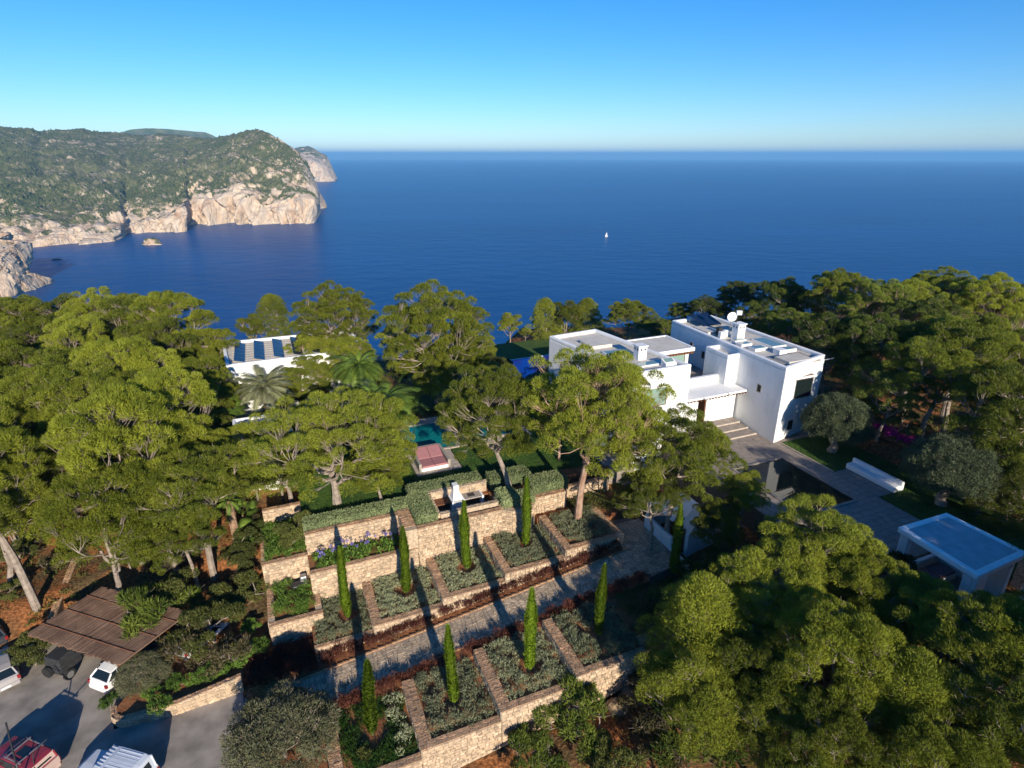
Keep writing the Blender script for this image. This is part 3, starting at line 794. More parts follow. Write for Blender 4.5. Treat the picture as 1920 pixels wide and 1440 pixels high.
def cells(mb, o, eu, ev, en, W, H, cw, ch, raise_=0.03, gap=0.014, jit=0.28, skip=None, slope=None):
    """irregular joined stones over a parallelogram patch: jittered quad cells with their own height"""
    nu = max(1, round(W / cw)); nv = max(1, round(H / ch))
    o, eu, ev, en = Vector(o), Vector(eu), Vector(ev), Vector(en)
    a, b = W / nu, H / nv
    J = {}
    def pt(i, j):
        if (i, j) not in J:
            jx = 0 if i in (0, nu) else rnd.uniform(-jit, jit) * a
            jy = 0 if j in (0, nv) else rnd.uniform(-jit, jit) * b
            sh = 0 if i in (0, nu) else (0.5 * a * (j % 2) * 0.6 - .15 * a)
            J[(i, j)] = (i * a + jx + sh, j * b + jy)
        return J[(i, j)]
    for i in range(nu):
        for j in range(nv):
            q = [pt(i, j), pt(i + 1, j), pt(i + 1, j + 1), pt(i, j + 1)]
            cx = sum(p[0] for p in q) / 4; cy = sum(p[1] for p in q) / 4
            if skip and skip(cx, cy): continue
            hgt = raise_ * rnd.uniform(0.55, 1.45)
            def W3(p, k, h_):
                x = cx + (p[0] - cx) * k; y = cy + (p[1] - cy) * k
                return tuple(o + eu * x + ev * y + en * (h_ + (slope(x, y) if slope else 0)))
            sc_ = 1 - 2 * gap / min(a, b)
            vs = [W3(p, sc_, -0.01) for p in q] + [W3(p, sc_ * .9, hgt + rnd.uniform(-.006, .006)) for p in q]
            mb.add(vs, [(0, 1, 5, 4), (1, 2, 6, 5), (2, 3, 7, 6), (3, 0, 4, 7), (4, 5, 6, 7)])
    return mb

EU = Vector((CT, ST, 0)); ER = Vector((-ST, CT, 0)); EZ = Vector((0, 0, 1))
def gv(s, r, z): return Vector(G(s, r, z))

def top_cells(mb, s0, s1, r0, r1, z, cw=0.32, ch=0.16, raise_=0.035):
    if (s1 - s0) > (r1 - r0):
        cells(mb, gv(s0, r0, z), EU, ER, EZ, s1 - s0, r1 - r0, 0.17, max(0.16, min(.3, (r1 - r0) / 2)), raise_, jit=.33)
    else:
        cells(mb, gv(s0, r0, z), EU, ER, EZ, s1 - s0, r1 - r0, max(0.16, min(.3, (s1 - s0) / 2)), 0.17, raise_, jit=.33)

def garden_wall(label, s0, s1, r, zb, zt, th=0.5, copw=None, group=None, key='stone', h=0.24, wd=0.36, coping=True, limit=300):
    """a wall whose sunny face lies on r = const and looks to -r"""
    t = thing('stone_wall', label, 'wall', G((s0 + s1) / 2, r + th / 2, min(zb) if isinstance(zb, tuple) else zb), 0, group)
    zl = [zb[0] - .3, zb[1] - .3, zb[1] - .3, zb[0] - .3] if isinstance(zb, tuple) else zb - .3
    MB().gbox(s0, s1, r, r + th, zl, zt - 0.05).build('core', M['mortar'], t)
    lay_stones(t, G(s0, r), G(s1, r), zb, zt - 0.07, key, h, wd, limit=limit)
    if coping:
        m_ = MB(); top_cells(m_, s0 - .03, s1 + .03, r - .06, r + (copw or th), zt - .05)
        m_.build('coping', M['coping'], t, kind='stuff')
    return t

def side_wall(label, s, r0, r1, zb, zt, th=0.7, key='stone', group=None):
    """a wall running in r; its left face (-s) shows"""
    t = thing('stone_wall', label, 'wall', G(s + th / 2, (r0 + r1) / 2, min(zb, zt)), 0, group)
    MB().gbox(s, s + th, r0 + .02, r1, zb - .3, zt - .055).build('core', M['mortar'], t)
    m_ = MB(); top_cells(m_, s - .04, s + th, r0 + .5, r1, zt - .055)
    m_.build('coping', M['coping'], t, kind='stuff')
    m_ = MB(); cells(m_, gv(s, r1, zb), -ER, EZ, -EU, r1 - r0, zt - .07 - zb, .36, .22, .03)
    m_.build('side_stones', M['cobble'], t, kind='stuff')
    return t

# ---- sloping stone path
def build_path():
    sN = [-5.2, -1.8, 3, 8, 13, 18, 23.5]
    base = MB()
    for a, b in zip(sN[:-1], sN[1:]):
        za, zb_ = zpath(a), zpath(b)
        base.gbox(a, b, 30.35, 33.05, -1.2, [za - .05, zb_ - .05, zb_ - .05, za - .05])
    o = base.build('path_bed', M['joint']); tag(o, kind='structure')
    m_ = MB()
    cells(m_, gv(-5.2, 30.4, 0), EU, ER, EZ, 28.7, 2.6, 0.34, 0.30, 0.02, gap=.012, jit=.36, slope=lambda x, y: zpath(x - 5.2) - .045)
    o = m_.build('stone_path', M['cobble'], kind='structure')
    # forecourt at the top of the path
    f = MB().gpoly([(23.5, 29.6), (27.2, 30.2), (27.6, 34.6), (26.4, 37.0), (23.3, 37.2)], 0, 3.24).build('forecourt_base', M['joint']); tag(f, kind='structure')
    m_ = MB(); cells(m_, gv(23.5, 29.9, 3.24), EU, ER, EZ, 3.7, 6.6, .36, .32, .02, jit=.36)
    m_.build('forecourt_paving', M['cobble'], kind='structure')
    # kerb stones on both edges of the path
    for r_, nm in ((33.02, 'far'), (30.22, 'near')):
        m_ = MB(); s_ = -5.0
        while s_ < 23.4:
            L_ = rnd.uniform(.35, .6)
            z = zpath(s_ + L_ / 2)
            m_.gbox(s_, s_ + L_ - .02, r_, r_ + .13, z - .3, z + .05 + rnd.uniform(-.01, .015)); s_ += L_
        k = m_.build('path_kerb', M['coping'], kind='structure')
build_path()

# ---- beds. row A: behind the path, row B: in front of it
soil_tops = []
def soil(name, s0, s1, r0, r1, z0, z1):
    o = MB().gbox(s0, s1, r0, r1, z0, z1).build(name, M['soil'])
    tag(o, kind='structure'); return o

# strips of red earth beside the path
for r0, r1, nm in ((33.16, 34.15, 'a'), (29.3, 30.2, 'b')):
    sN = [-5.0, -1.8, 3, 8, 13, 18, 23.4] if nm == 'a' else [-5.0, -1.8, 3, 8, 13, 18, 23.4]
    for a, b in zip(sN[:-1], sN[1:]):
        za, zb_ = zpath(a), zpath(b)
        o = MB().gbox(a, b, r0, r1, -1.0, [za - .03, zb_ - .03, zb_ - .03, za - .03]).build('planting_strip', M['soil']); tag(o, kind='structure')

A_ = [(-0.55, 3.45, 1.2), (3.5, 8.55, 1.9), (8.6, 13.45, 2.6), (13.5, 18.55, 3.3), (18.6, 23.3, 4.0)]
Anames = ['lowest', 'second', 'third', 'fourth', 'topmost']
AF = 33.85; AB = 38.9
where = ['lowest of the upper row, beside the square green bed', 'between the lowest and the middle beds of the upper row', 'middle bed of the upper row, under the barbecue wall', 'fourth bed of the upper row, under the curved wall end', 'highest bed of the upper row with the pine in it']
for k, (s0, s1, z) in enumerate(A_):
    zf = (zpath(s0) - .1, zpath(s1) - .1)
    soil('bed_soil', s0, s1 + .05, AF + .3, AB + .2, -.5, z - .02)
    cz = z + .22
    if k == 0:
        garden_wall('low stone edge under the lowest lavender bed above the path', s0, s1, AF + .35, zf, z + .12, .3)
    else:
        garden_wall('cream stone front wall of the %s terrace bed above the path' % Anames[k], s0, s1, AF, zf, cz, .5)
        side_wall('brown-topped dividing wall left of the %s terrace bed above the path' % Anames[k], s0, AF, AB, A_[k - 1][2] - .3, cz, .62)
side_wall('brown-topped dividing wall at the right end of the upper beds', 23.3, AF, AB, 3.0, 4.2, .6)

B_ = [(-0.6, 4.35, 0.35), (4.4, 9.25, 1.05), (9.3, 14.35, 1.8), (14.4, 19.5, 2.5)]
BF = 24.1; BB = 29.25
Bn = ['lowest', 'second', 'third', 'highest']
for k, (s0, s1, z) in enumerate(B_):
    soil('bed_soil', s0, s1 + .05, BF + .3, BB, -2.5, z - .02)
    zb = (-1.9 + .13 * max(0, s0), -1.9 + .13 * s1)
    garden_wall('tall cream stone front wall of the %s bed below the path' % Bn[k], s0, s1 + .02, BF, zb, z + .22, .5)
    side_wall('brown-topped dividing wall left of the %s bed below the path' % Bn[k], s0, BF, BB, (B_[k - 1][2] if k else -.6) - .3, z + .22, .72)
garden_wall('shaded stone wall right of the highest bed below the path', 19.55, 23.5, 24.9, (.4, 1.0), 2.9, .5)
soil('bed_soil', 19.55, 26.5, 25.4, 29.25, -1.5, 2.72)

# square bed at the left (A0)
soil('bed_soil', -3.2, -.1, 36.9, 41.4, -.5, 1.85)
garden_wall('stone front wall of the square green bed at the left', -3.3, .35, 36.6, (.3, .5), 2.1, .45)
side_wall('brown-topped left edge wall of the square green bed', -3.35, 37.05, 41.3, .2, 2.1, .45)
side_wall('brown-topped right edge wall of the square green bed', -.12, 37.05, 38.85, 1.2, 2.1, .45)
# back walls
garden_wall('tall cream wall below the agapanthus bed', -.15, 8.05, AB, (1.0, 2.3), 3.95, .45, limit=300)
soil('bed_soil', -.1, 7.1, AB + .4, 41.6, 0, 3.75)
garden_wall('upper cream wall behind the agapanthus bed', -.1, 7.15, 41.6, 3.6, 5.62, .5)
garden_wall('cream wall below the grassy corner bed at the left end', -3.45, -.12, 41.35, 1.7, 3.95, .45)
side_wall('narrow brown-topped wall along the left end of the corner bed', -3.45, 41.8, 46.5, 1.5, 3.95, .4)
soil('bed_soil', -3.1, -.1, 41.8, 46.6, 0, 3.8)
garden_wall('stone wall behind the grassy corner bed at the left end', -3.1, -.12, 46.6, 3.6, 5.5, .4)
side_wall('short wall stepping up at the left end of the agapanthus bed', -.12, 42.1, 46.9, 3.6, 5.5, .35)
garden_wall('tallest cream wall below the barbecue corner', 8.1, 15.2, AB, (2.2, 3.0), 5.72, .5)
side_wall('wide brown-topped wall end right of the agapanthus bed', 7.15, AB + .05, 42.1, 3.7, 5.72, .95)
# curved end
ct = thing('stone_wall', 'curved end of the tall wall right of the barbecue', 'wall', G(16.6, 38.5, 3.0))
cp = [(15.2, 38.9), (15.9, 38.35), (16.9, 38.2), (17.9, 38.6), (18.4, 39.7)]
MB().gpoly(cp + [(18.4, 41), (15.2, 41)], 2.6, 5.66).build('core', M['mortar'], ct)
for a, b in zip(cp[:-1], cp[1:]):
    lay_stones(ct, G(*a), G(*b), 3.0, 5.62)
m_ = MB(); cells(m_, gv(15.2, 38.4, 5.66), EU, ER, EZ, 3.2, 1.3, .28, .2, .03, skip=lambda x, y: y < .5 * abs(x - 1.6) - .05)
m_.build('coping', M['coping'], ct, kind='stuff')
garden_wall('cream wall behind the topmost bed with the pine', 18.4, 21.6, 39.65, 3.7, 5.6, .5)
garden_wall('low shaded wall right of the pine bed', 21.6, 26.5, 40.6, 3.9, 5.3, .5)
soil('bed_soil', 18.5, 23.3, AB + .1, 39.7, 1, 3.95)
soil('bed_soil', 21.6, 27, 37.3, 40.7, 1, 3.9)

# hedge terrace earth
soil('terrace_earth', -.1, 27.5, 42.15, 46.0, 1, 5.40)
soil('terrace_earth', 8.15, 10.2, 39.4, 42.2, 1, 5.55)
soil('terrace_earth', 18.5, 21.6, 40.15, 42.2, 1, 5.4)
soil('terrace_earth', 15.2, 18.5, 40.6, 42.2, 1, 5.5)
# ---- lawns and paving of the pool garden
def lawn(name, pts, z, z0=None):
    o = MB().gpoly(pts, z - .8 if z0 is None else z0, z).build(name, M['lawn']); tag(o, kind='structure'); return o
lawn('lawn', [(-.1, 44.4), (10.1, 44.4), (10.1, 57), (-.1, 57)], 5.5)
lawn('lawn', [(10.1, 44.4), (27, 43.2), (27, 51.2), (14.6, 51.2), (14.6, 47.1), (10.1, 47.1)], 5.5)
lawn('lawn', [(23.4, 51.2), (27, 51.2), (27, 62), (15.8, 62), (15.8, 58.2), (23.4, 57.6)], 5.5)
lawn('lawn', [(15.0, 62), (33, 62), (33, 64.5), (15, 66)], 5.45)
lawn('lawn', [(27, 64.4), (44, 65), (44, 84), (27, 84)], 4.9)
def build_house_terrace():
    m_ = MB()
    # paved terrace left of the house
    f = MB().gpoly([(27, 42.4), (29.4, 41.0), (29.4, 56), (27, 56.2)], 3, 5.6).build('terrace', M['paving']); tag(f, kind='structure')
build_house_terrace()
def paved(name, s0, s1, r0, r1, z, key='paving', cw=.9, ch=.6, h=.012, jit=.02, skip=None, zb=None):
    b_ = MB().gbox(s0, s1, r0, r1, (z - .8) if zb is None else zb, z - .012).build(name + '_base', M['joint']); tag(b_, kind='structure')
    m_ = MB(); cells(m_, gv(s0, r0, z - .012), EU, ER, EZ, s1 - s0, r1 - r0, cw, ch, h, gap=.008, jit=jit, skip=skip)
    m_.build(name, M[key], kind='structure')
# sofa platform and pool surround
paved('pool_paving', 10.15, 14.5, 47.15, 51.3, 5.52, 'deckstone', .8, .6)
paved('pool_paving', 15.5, 16.6, 51.4, 58, 5.54, 'deckstone', .7, .6)
paved('pool_paving', 10.6, 15.5, 58.2, 59.4, 5.54, 'deckstone', .7, .6)
paved('pool_paving', 16.7, 23.4, 51.0, 51.7, 5.58, 'deckstone', .7, .35)
paved('pool_paving', 16.7, 23.4, 55.1, 57.5, 5.54, 'deckstone', .7, .6)

def water_mat(name, col, rough=0.06, emis=None):
    m, t, N, L, b = newmat(name)
    b.inputs['Base Color'].default_value = (*col, 1)
    b.inputs['Roughness'].default_value = rough
    g = N.new('ShaderNodeNewGeometry')
    n = N.new('ShaderNodeTexNoise'); n.inputs['Scale'].default_value = 1.8; n.inputs['Detail'].default_value = 3
    L.new(g.outputs['Position'], n.inputs['Vector'])
    bp = N.new('ShaderNodeBump'); bp.inputs['Distance'].default_value = 0.03 if rough > .02 else .0015
    L.new(n.outputs['Fac'], bp.inputs['Height']); L.new(bp.outputs[0], b.inputs['Normal'])
    return m
M['pool'] = water_mat('turquoise pool water', (0.005, 0.19, 0.20))
M['pool_blue'] = water_mat('deep blue pool water', (0.003, 0.05, 0.60))
M['still'] = water_mat('dark still water', (0.012, 0.018, 0.015), 0.015)
def pool(name, label, cat, s0, s1, r0, r1, z, key, rim='deckstone', rz=.06, rw=.3, shell=1.2):
    t = thing(name, label, cat, G((s0 + s1) / 2, (r0 + r1) / 2, z))
    MB().gbox(s0, s1, r0, r1, z - shell, z - .04).build('water', M[key], t)
    m_ = MB()
    m_.gbox(s0 - rw, s1 + rw, r0 - rw, r0, z - shell, z + rz); m_.gbox(s0 - rw, s1 + rw, r1, r1 + rw, z - shell, z + rz)
    m_.gbox(s0 - rw, s0, r0, r1, z - shell, z + rz); m_.gbox(s1, s1 + rw, r0, r1, z - shell, z + rz)
    m_.build('rim', M[rim], t)
    return t
pool('swimming_pool', 'turquoise swimming pool behind the mauve daybed', 'pool', 8.8, 15.3, 51.7, 58.0, 5.5, 'pool')
pool('swimming_pool', 'narrow turquoise pool seen through the pine right of the daybed', 'pool', 17.2, 23.0, 52.0, 55.0, 5.62, 'pool')
pool('swimming_pool', 'deep blue infinity pool left of the white house', 'pool', 29.3, 37.6, 66.6, 75.6, 5.0, 'pool_blue', 'white2', .04, .2)
# ================================================================ white main house
PZ = 7.0          # plaza level
def boxpart(t, name, key, s0, s1, r0, r1, z0, z1, bevel=0.04):
    return MB().gbox(s0, s1, r0, r1, z0, z1).build(name, M[key], t, bevel=bevel)

def wing(t, quad, z0, z1, pw=.42, drop=.38, wallname='wall', roofkey='gravel_roof'):
    """block with parapets; quad ccw in (s,r): front-left, front-right, back-right, back-left"""
    MB().gpoly(quad, z0, z1 - drop).build(wallname, M['white'], t, bevel=.07)
    c = (sum(q[0] for q in quad) / 4, sum(q[1] for q in quad) / 4)
    def inset(q, d):
        out = []
        n = len(q)
        for i in range(n):
            p = Vector((q[i][0], q[i][1])); a = (Vector(q[(i + 1) % n]) - p).normalized(); b = (Vector(q[i - 1]) - p).normalized()
            sa = abs(a.x * b.y - a.y * b.x)
            out.append(tuple(p + (a + b) * d / sa))
        return out
    inn = inset(quad, pw)
    n = len(quad)
    pm = MB()
    lo, hi_ = z1 - drop, z1
    vs = []
    for q, z in ((quad, lo), (inn, lo), (quad, hi_), (inn, hi_)):
        vs += [G(a, b, z) for a, b in q]
    fs = []
    for i in range(n):
        j = (i + 1) % n
        fs.append((i, j, 2 * n + j, 2 * n + i)); fs.append((2 * n + i, 2 * n + j, 3 * n + j, 3 * n + i)); fs.append((3 * n + i, 3 * n + j, n + j, n + i)); fs.append((i, n + i, n + j, j))
    pm.add(vs, fs); pm.build('parapet', M['white'], t, bevel=.09)
    MB().gpoly(inset(quad, pw + .003), lo + .004, lo + .03).build('roof', M[roofkey], t)
    return inn

def window(t, cs, cr, zc, wd, hh, side, key='glass', frame='wood', canopy=0, depth=.10, mull=1):
    """side 'f': on a face looking to -r; 'l': on a face looking to -s.  Frame sits proud, pane inside it"""
    f = MB(); a = .07
    if side == 'f':
        def bb(x0, x1, z0, z1, d0, d1): f.gbox(cs + x0, cs + x1, cr - d1, cr - d0, zc + z0, zc + z1)
    else:
        def bb(x0, x1, z0, z1, d0, d1): f.gbox(cs - d1, cs - d0, cr + x0, cr + x1, zc + z0, zc + z1)
    w2, h2 = wd / 2, hh / 2
    bb(-w2, w2, h2 - a, h2, -.1, .05); bb(-w2, w2, -h2, -h2 + a, -.1, .05)
    bb(-w2, -w2 + a, -h2 + a, h2 - a, -.1, .05); bb(w2 - a, w2, -h2 + a, h2 - a, -.1, .05)
    fo = f.build('window', M[frame], t)
    f = MB()
    bb(-w2 + a, w2 - a, -h2 + a, h2 - a, -.05, .012)
    f.build('pane', M[key], fo)
    if canopy:
        f = MB(); bb(-w2 - .25, w2 + .25, h2 + .05, h2 + .17, -.1, canopy)
        f.build('window_ledge', M['white'], t)
        n = int(wd / .35)
        for i in range(n + 1):
            f = MB()
            x = -w2 + (wd) * i / n
            bb(x - .04, x + .04, h2 - .02, h2 + .048, -.1, canopy + .04)
            f.build('ledge_beam', M['wood'], t)
    return fo

house = thing('villa', 'white two storey cubic villa with flat roofs above the sea', 'villa', G(38, 46, PZ))
# wings
LWq = [(29.4, 41.85), (35.55, 41.85), (33.4, 56.0), (27.3, 55.4)]
wing(house, LWq, 4.5, 14.7)
RWq = [(43.0, 37.7), (49.6, 39.2), (49.6, 55.9), (43.6, 55.7)]
wing(house, RWq, 5.0, 14.7)
# middle block with roof terrace
boxpart(house, 'wall', 'white', 34.6, 43.3, 44.9, 54.2, 5.5, 10.7, 0)
MB().gbox(35.3, 43.2, 45.4, 54.1, 10.704, 10.73).build('roof_terrace', M['paving'], house)
boxpart(house, 'parapet', 'white', 35.3, 42.1, 44.88, 45.35, 10.7, 11.75, .06)
# mid pavilion roof
MB().gbox(35.6, 41.2, 49.2, 53.6, 10.73, 13.2).build('wall', M['white2'], house)
wing(house, [(35.2, 48.7), (41.6, 48.7), (41.6, 53.9), (35.2, 53.9)], 13.2, 13.62, .3, .12, 'roof_slab')
window(house, 38.6, 49.15, 11.9, 4.2, 2.0, 'f', 'glass_green', 'wood')
f = MB()
for i in range(17): f.gbox(35.4 + i * .37, 35.5 + i * .37, 48.62, 48.75, 13.02, 13.17)
f.build('beam_end', M['wood'], house, kind='stuff')
MB().gbox(35.3, 41.5, 48.75, 48.95, 12.95, 13.16).build('lintel', M['wood'], house)
# stair box between the wings
wing(house, [(41.75, 43.9), (45.6, 43.9), (45.6, 47.3), (41.75, 47.3)], 5.5, 14.15, .35, .45)
# low box at the left wing front right with skylight
wing(house, [(33.0, 43.2), (36.3, 43.2), (36.3, 47.6), (33.0, 47.6)], 5.5, 14.0, .3, .5)
# entry canopy
MB().gbox(35.6, 43.0, 42.0, 44.88, 10.75, 10.95).build('entry_canopy', M['white2'], house, bevel=.03)
f = MB()
for i in range(20): f.gbox(35.75 + i * .37, 35.85 + i * .37, 41.9, 42.3, 10.62, 10.745)
f.build('beam_end', M['wood'], house, kind='stuff')
MB().tube([G(37.6, 42.1, 10.95), G(37.6, 41.4, 10.85)], .05, 6).build('rain_spout', M['white2'], house)
MB().tube([G(40.6, 42.1, 10.95), G(40.6, 41.4, 10.85)], .05, 6).build('rain_spout', M['white2'], house)
# entry walls and door
boxpart(house, 'wall', 'white', 39.3, 43.0, 43.4, 44.88, 5.5, 10.6, .04)
dr = MB().gbox(37.6, 39.2, 44.7, 44.86, PZ, 10.3).build('doorway', M['dark'], house)
d2 = MB().gbox(37.35, 37.6, 44.3, 44.87, PZ, 10.4).build('door_frame', M['wood'], house)
d2 = MB().gbox(39.2, 39.3, 43.5, 44.87, PZ, 10.4).build('door', M['wood'], house)
MB().gbox(39.12, 39.2, 43.7, 43.85, 8.0, 8.3).build('handle', M['frame'], d2)
# left wing projecting front
boxpart(house, 'wall', 'white', 35.52, 37.3, 42.3, 45.0, 5.5, 10.7, .04)
# windows
window(house, 31.7, 41.85, 12.0, 2.6, 1.9, 'f', 'glass_green', 'wood', .35)
window(house, 28.35, 48.6, 10.6, 2.7, 3.8, 'l', 'glass', 'dkmetal', .55)
window(house, 27.85, 52.4, 7.2, 2.2, 2.2, 'l', 'glass', 'dkmetal')
def rwfront(f_): # point on the right wing's front face
    return (43.0 + 6.6 * f_, 37.7 + 1.5 * f_)
s_, r_ = rwfront(.50)
window(house, s_ - .15, r_ - .02 - .25, 12.05, 2.25, 2.0, 'f', 'glass', 'frame', .12)
MB().gbox(s_ - 1.5, s_ + 1.25, r_ - .26, r_ + .4, 13.08, 13.2).build('window_lintel', M['wood'], house)
s_, r_ = rwfront(.34)
window(house, s_, r_ - .05, 8.3, .6, .95, 'f', 'dark', 'dkmetal')
for rr_, zz, ww in ((40.6, 11.6, .62), (51.6, 12.7, .5), (49.4, 12.3, .5)):
    window(house, 43.0 + .6 * (rr_ - 37.7) / 18, rr_, zz, ww, .85, 'l', 'dark', 'frame')
# roof furniture, left wing
def skylight(t, s0, s1, r0, r1, z, h=.28, key='skylight', tilt=0):
    f = MB().gbox(s0, s1, r0, r1, z, [z + h, z + h, z + h + tilt, z + h + tilt]).build('skylight', M['white2'], t)
    MB().gbox(s0 + .12, s1 - .12, r0 + .12, r1 - .12, z + .05, [z + h + .025, z + h + .025, z + h + tilt + .025, z + h + tilt + .025]).build('pane', M[key], f)
RT = 14.33
MB().gbox(29.6, 32.1, 50.3, 52.7, RT, RT + .35).build('roof_hatch', M['gravel_roof'], house)
skylight(house, 30.0, 32.6, 47.2, 48.8, RT, .22)
skylight(house, 31.2, 34.2, 43.7, 44.7, RT, .15)
skylight(house, 33.9, 35.8, 44.0, 46.9, 13.4, .25)
skylight(house, 33.2, 34.4, 42.6, 43.4, RT, .45, 'skylight', .3)
def chimney(t, s, r, z, w_=.9, h=1.3):
    c = MB().gbox(s - w_ / 2, s + w_ / 2, r - w_ / 2, r + w_ / 2, z, z + h).build('chimney', M['white'], t, bevel=.06)
    MB().gbox(s - w_ / 2 - .07, s + w_ / 2 + .07, r - w_ / 2 - .07, r + w_ / 2 + .07, z + h, z + h + .1).build('cap', M['white'], c)
    for k in (-.22, .22):
        MB().gbox(s + k - .08, s + k + .08, r - w_ / 2 - .01, r - w_ / 2 + .05, z + h - .38, z + h - .18).build('vent', M['dark'], c)
        MB().gbox(s - w_ / 2 - .01, s - w_ / 2 + .05, r + k - .08, r + k + .08, z + h - .38, z + h - .18).build('vent', M['dark'], c)
chimney(house, 32.6, 46.0, RT, .95, 1.35)
# roof furniture, right wing
chimney(house, 46.2, 47.6, RT, 1.0, 1.7)
skylight(house, 47.2, 49.1, 43.6, 46.6, RT, .15)
skylight(house, 44.6, 46.2, 43.3, 44.3, RT, .3)
skylight(house, 44.4, 45.8, 45.0, 45.9, RT, .3)
skylight(house, 44.7, 46.2, 46.3, 47.0, RT, .3)
skylight(house, 47.0, 48.7, 41.9, 42.8, RT, .3)
MB().gbox(44.0, 48.5, 38.7, 41.3, RT + .02, RT + .12).build('roof_deck', M['greywood'], house)
MB().gbox(44.4, 47.4, 38.75, 40.6, RT + .12, RT + .40).build('roof_hatch', M['gravel_roof'], house)
MB().gbox(45.9, 46.9, 41.4, 42.3, RT, RT + .55).build('roof_vent_box', M['white2'], house, bevel=.03)
MB().gbox(44.2, 46.1, 50.0, 52.6, RT, RT + .3).build('roof_hatch', M['gravel_roof'], house)
f = MB().gbox(45.4, 48.0, 52.2, 54.9, [RT + .3, RT + .3, RT + .95, RT + .95], [RT + .36, RT + .36, RT + 1.01, RT + 1.01]).build('solar_panel', M['solar'], house)
for a, b, h in ((45.5, 52.3, .3), (47.9, 52.3, .3), (45.5, 54.8, .93), (47.9, 54.8, .93)): MB().gbox(a, a + .06, b, b + .06, RT, RT + h).build('panel_leg', M['frame'], f)
MB().gbox(46.9, 48.4, 50.2, 51.7, RT + .04, RT + .22).build('skylight', M['solar'], house)
# air conditioning units
for a, b in ((44.5, 48.3), (45.3, 48.6)):
    MB().gbox(a, a + .7, b, b + .45, RT, RT + .75).build('air_conditioner', M['white2'], house, bevel=.03)
MB().gbox(45.1, 45.6, 49.3, 49.8, RT, RT + .9).build('air_conditioner', M['dkmetal'], house, bevel=.02)
# satellite dish and antenna post
dt = thing('satellite_dish', 'white satellite dish on the right wing roof of the villa', 'satellite dish', G(47.8, 50.6, RT))
MB().tube([(0, 0, 0), (0, 0, 1.5)], .05, 6).build('mast', M['frame'], dt, local=True)
ring = MB(); n = 16
for k, (rad, off) in enumerate(((.02, .0), (.3, .04), (.55, .14))):
    for i in range(n):
        a = 2 * math.pi * i / n
        ring.v.append((-.1 + off * -.6 , 0, 0)) if False else ring.v.append((rad * math.cos(a), -off - .1, 1.65 + rad * math.sin(a)))
for k in range(2):
    for i in range(n):
        j = (i + 1) % n
        ring.f.append((k * n + i, k * n + j, (k + 1) * n + j, (k + 1) * n + i))
ring.f.append(tuple(range(n)))
ring.build('dish', M['white2'], dt, local=True)
MB().tube([(0, -.1, 1.2), (0, -.6, 1.6)], .025, 5).build('arm', M['frame'], dt, local=True)
at_ = thing('antenna', 'small antenna post with a pale head beside the roof chimney', 'antenna', G(46.0, 47.9, RT + 1.8))
MB().tube([(0, 0, 0), (.1, 0, .9)], .07, 6).build('post', M['dkmetal'], at_, local=True)
MB().box(-.1, .45, -.15, .15, .85, 1.3).build('head', M['white2'], at_, local=True)
# spouts / lamp on the right wing corner
MB().tube([G(49.5, 39.3, 14.1), G(50.4, 38.9, 14.3)], .06, 5).build('rain_spout', M['frame'], house)

# ================================================================ plaza, steps, reflecting pool, lawns
def sk(cx, cy):   # hole for the reflecting pool
    s, r = 33 + cx, 20.6 + cy
    return 35.6 < s < 41.4 and 27.2 < r < 35.2
paved('plaza', 33, 43.5, 20.6, 41.8, PZ, 'paving', .9, .6, .012, .02, sk, zb=2.5)
pool('reflecting_pool', 'dark still reflecting pool sunk in the grey plaza', 'pool', 35.8, 41.3, 27.4, 35.0, PZ + .03, 'still', 'paving', .05, .2)
for i in range(3):
    r0 = 39.9 + i * 1.2
    MB().gbox(36.6, 42.9 , r0, r0 + 1.25, PZ - .5, PZ + .13 * (i + 1)).build('step', M['paving'], kind='structure')
    MB().gbox(36.6, 42.9, r0 - .1, r0 + .02, PZ - .5, PZ + .13 * (i + 1) + .01).build('step_edge', M['deckstone'], kind='structure')
lawn('lawn', [(43.6, 31.4), (50.0, 31.4), (50.0, 37.4), (43.6, 37.4)], PZ + .05)
paved('plaza', 43.5, 46.2, 27.0, 31.4, PZ, 'paving', .9, .6)
lawn('lawn', [(46.3, 26.9), (50.0, 26.9), (50.0, 31.4), (46.3, 31.4)], PZ + .05)
lawn('lawn', [(43.7, 17.0), (50.0, 17.0), (50.0, 26.9), (43.7, 26.9)], PZ + .05)
paved('side_paving', 43.0, 51.5, 37.4, 41.5, PZ - .02, 'paving', .9, .6, .012, .02, lambda x, y: y > .2 + x * .2 and x < 7)
MB().gbox(43.5, 43.62, 31.4, 37.4, PZ - .2, PZ + .09).build('lawn_edge', M['deckstone'], kind='structure')
MB().gbox(49.95, 50.1, 17, 37.4, PZ - .2, PZ + .14).build('lawn_edge', M['deckstone'], kind='structure')
bn = thing('bench', 'long white masonry bench on the plaza beside the lawn', 'bench', G(45.7, 29.2, PZ))
MB().gbox(45.15, 46.15, 26.9, 31.5, PZ, PZ + .5).build('seat', M['white'], bn, bevel=.08)
MB().gbox(45.9, 46.2, 26.85, 31.55, PZ, PZ + .85).build('backrest', M['white'], bn, bevel=.08)

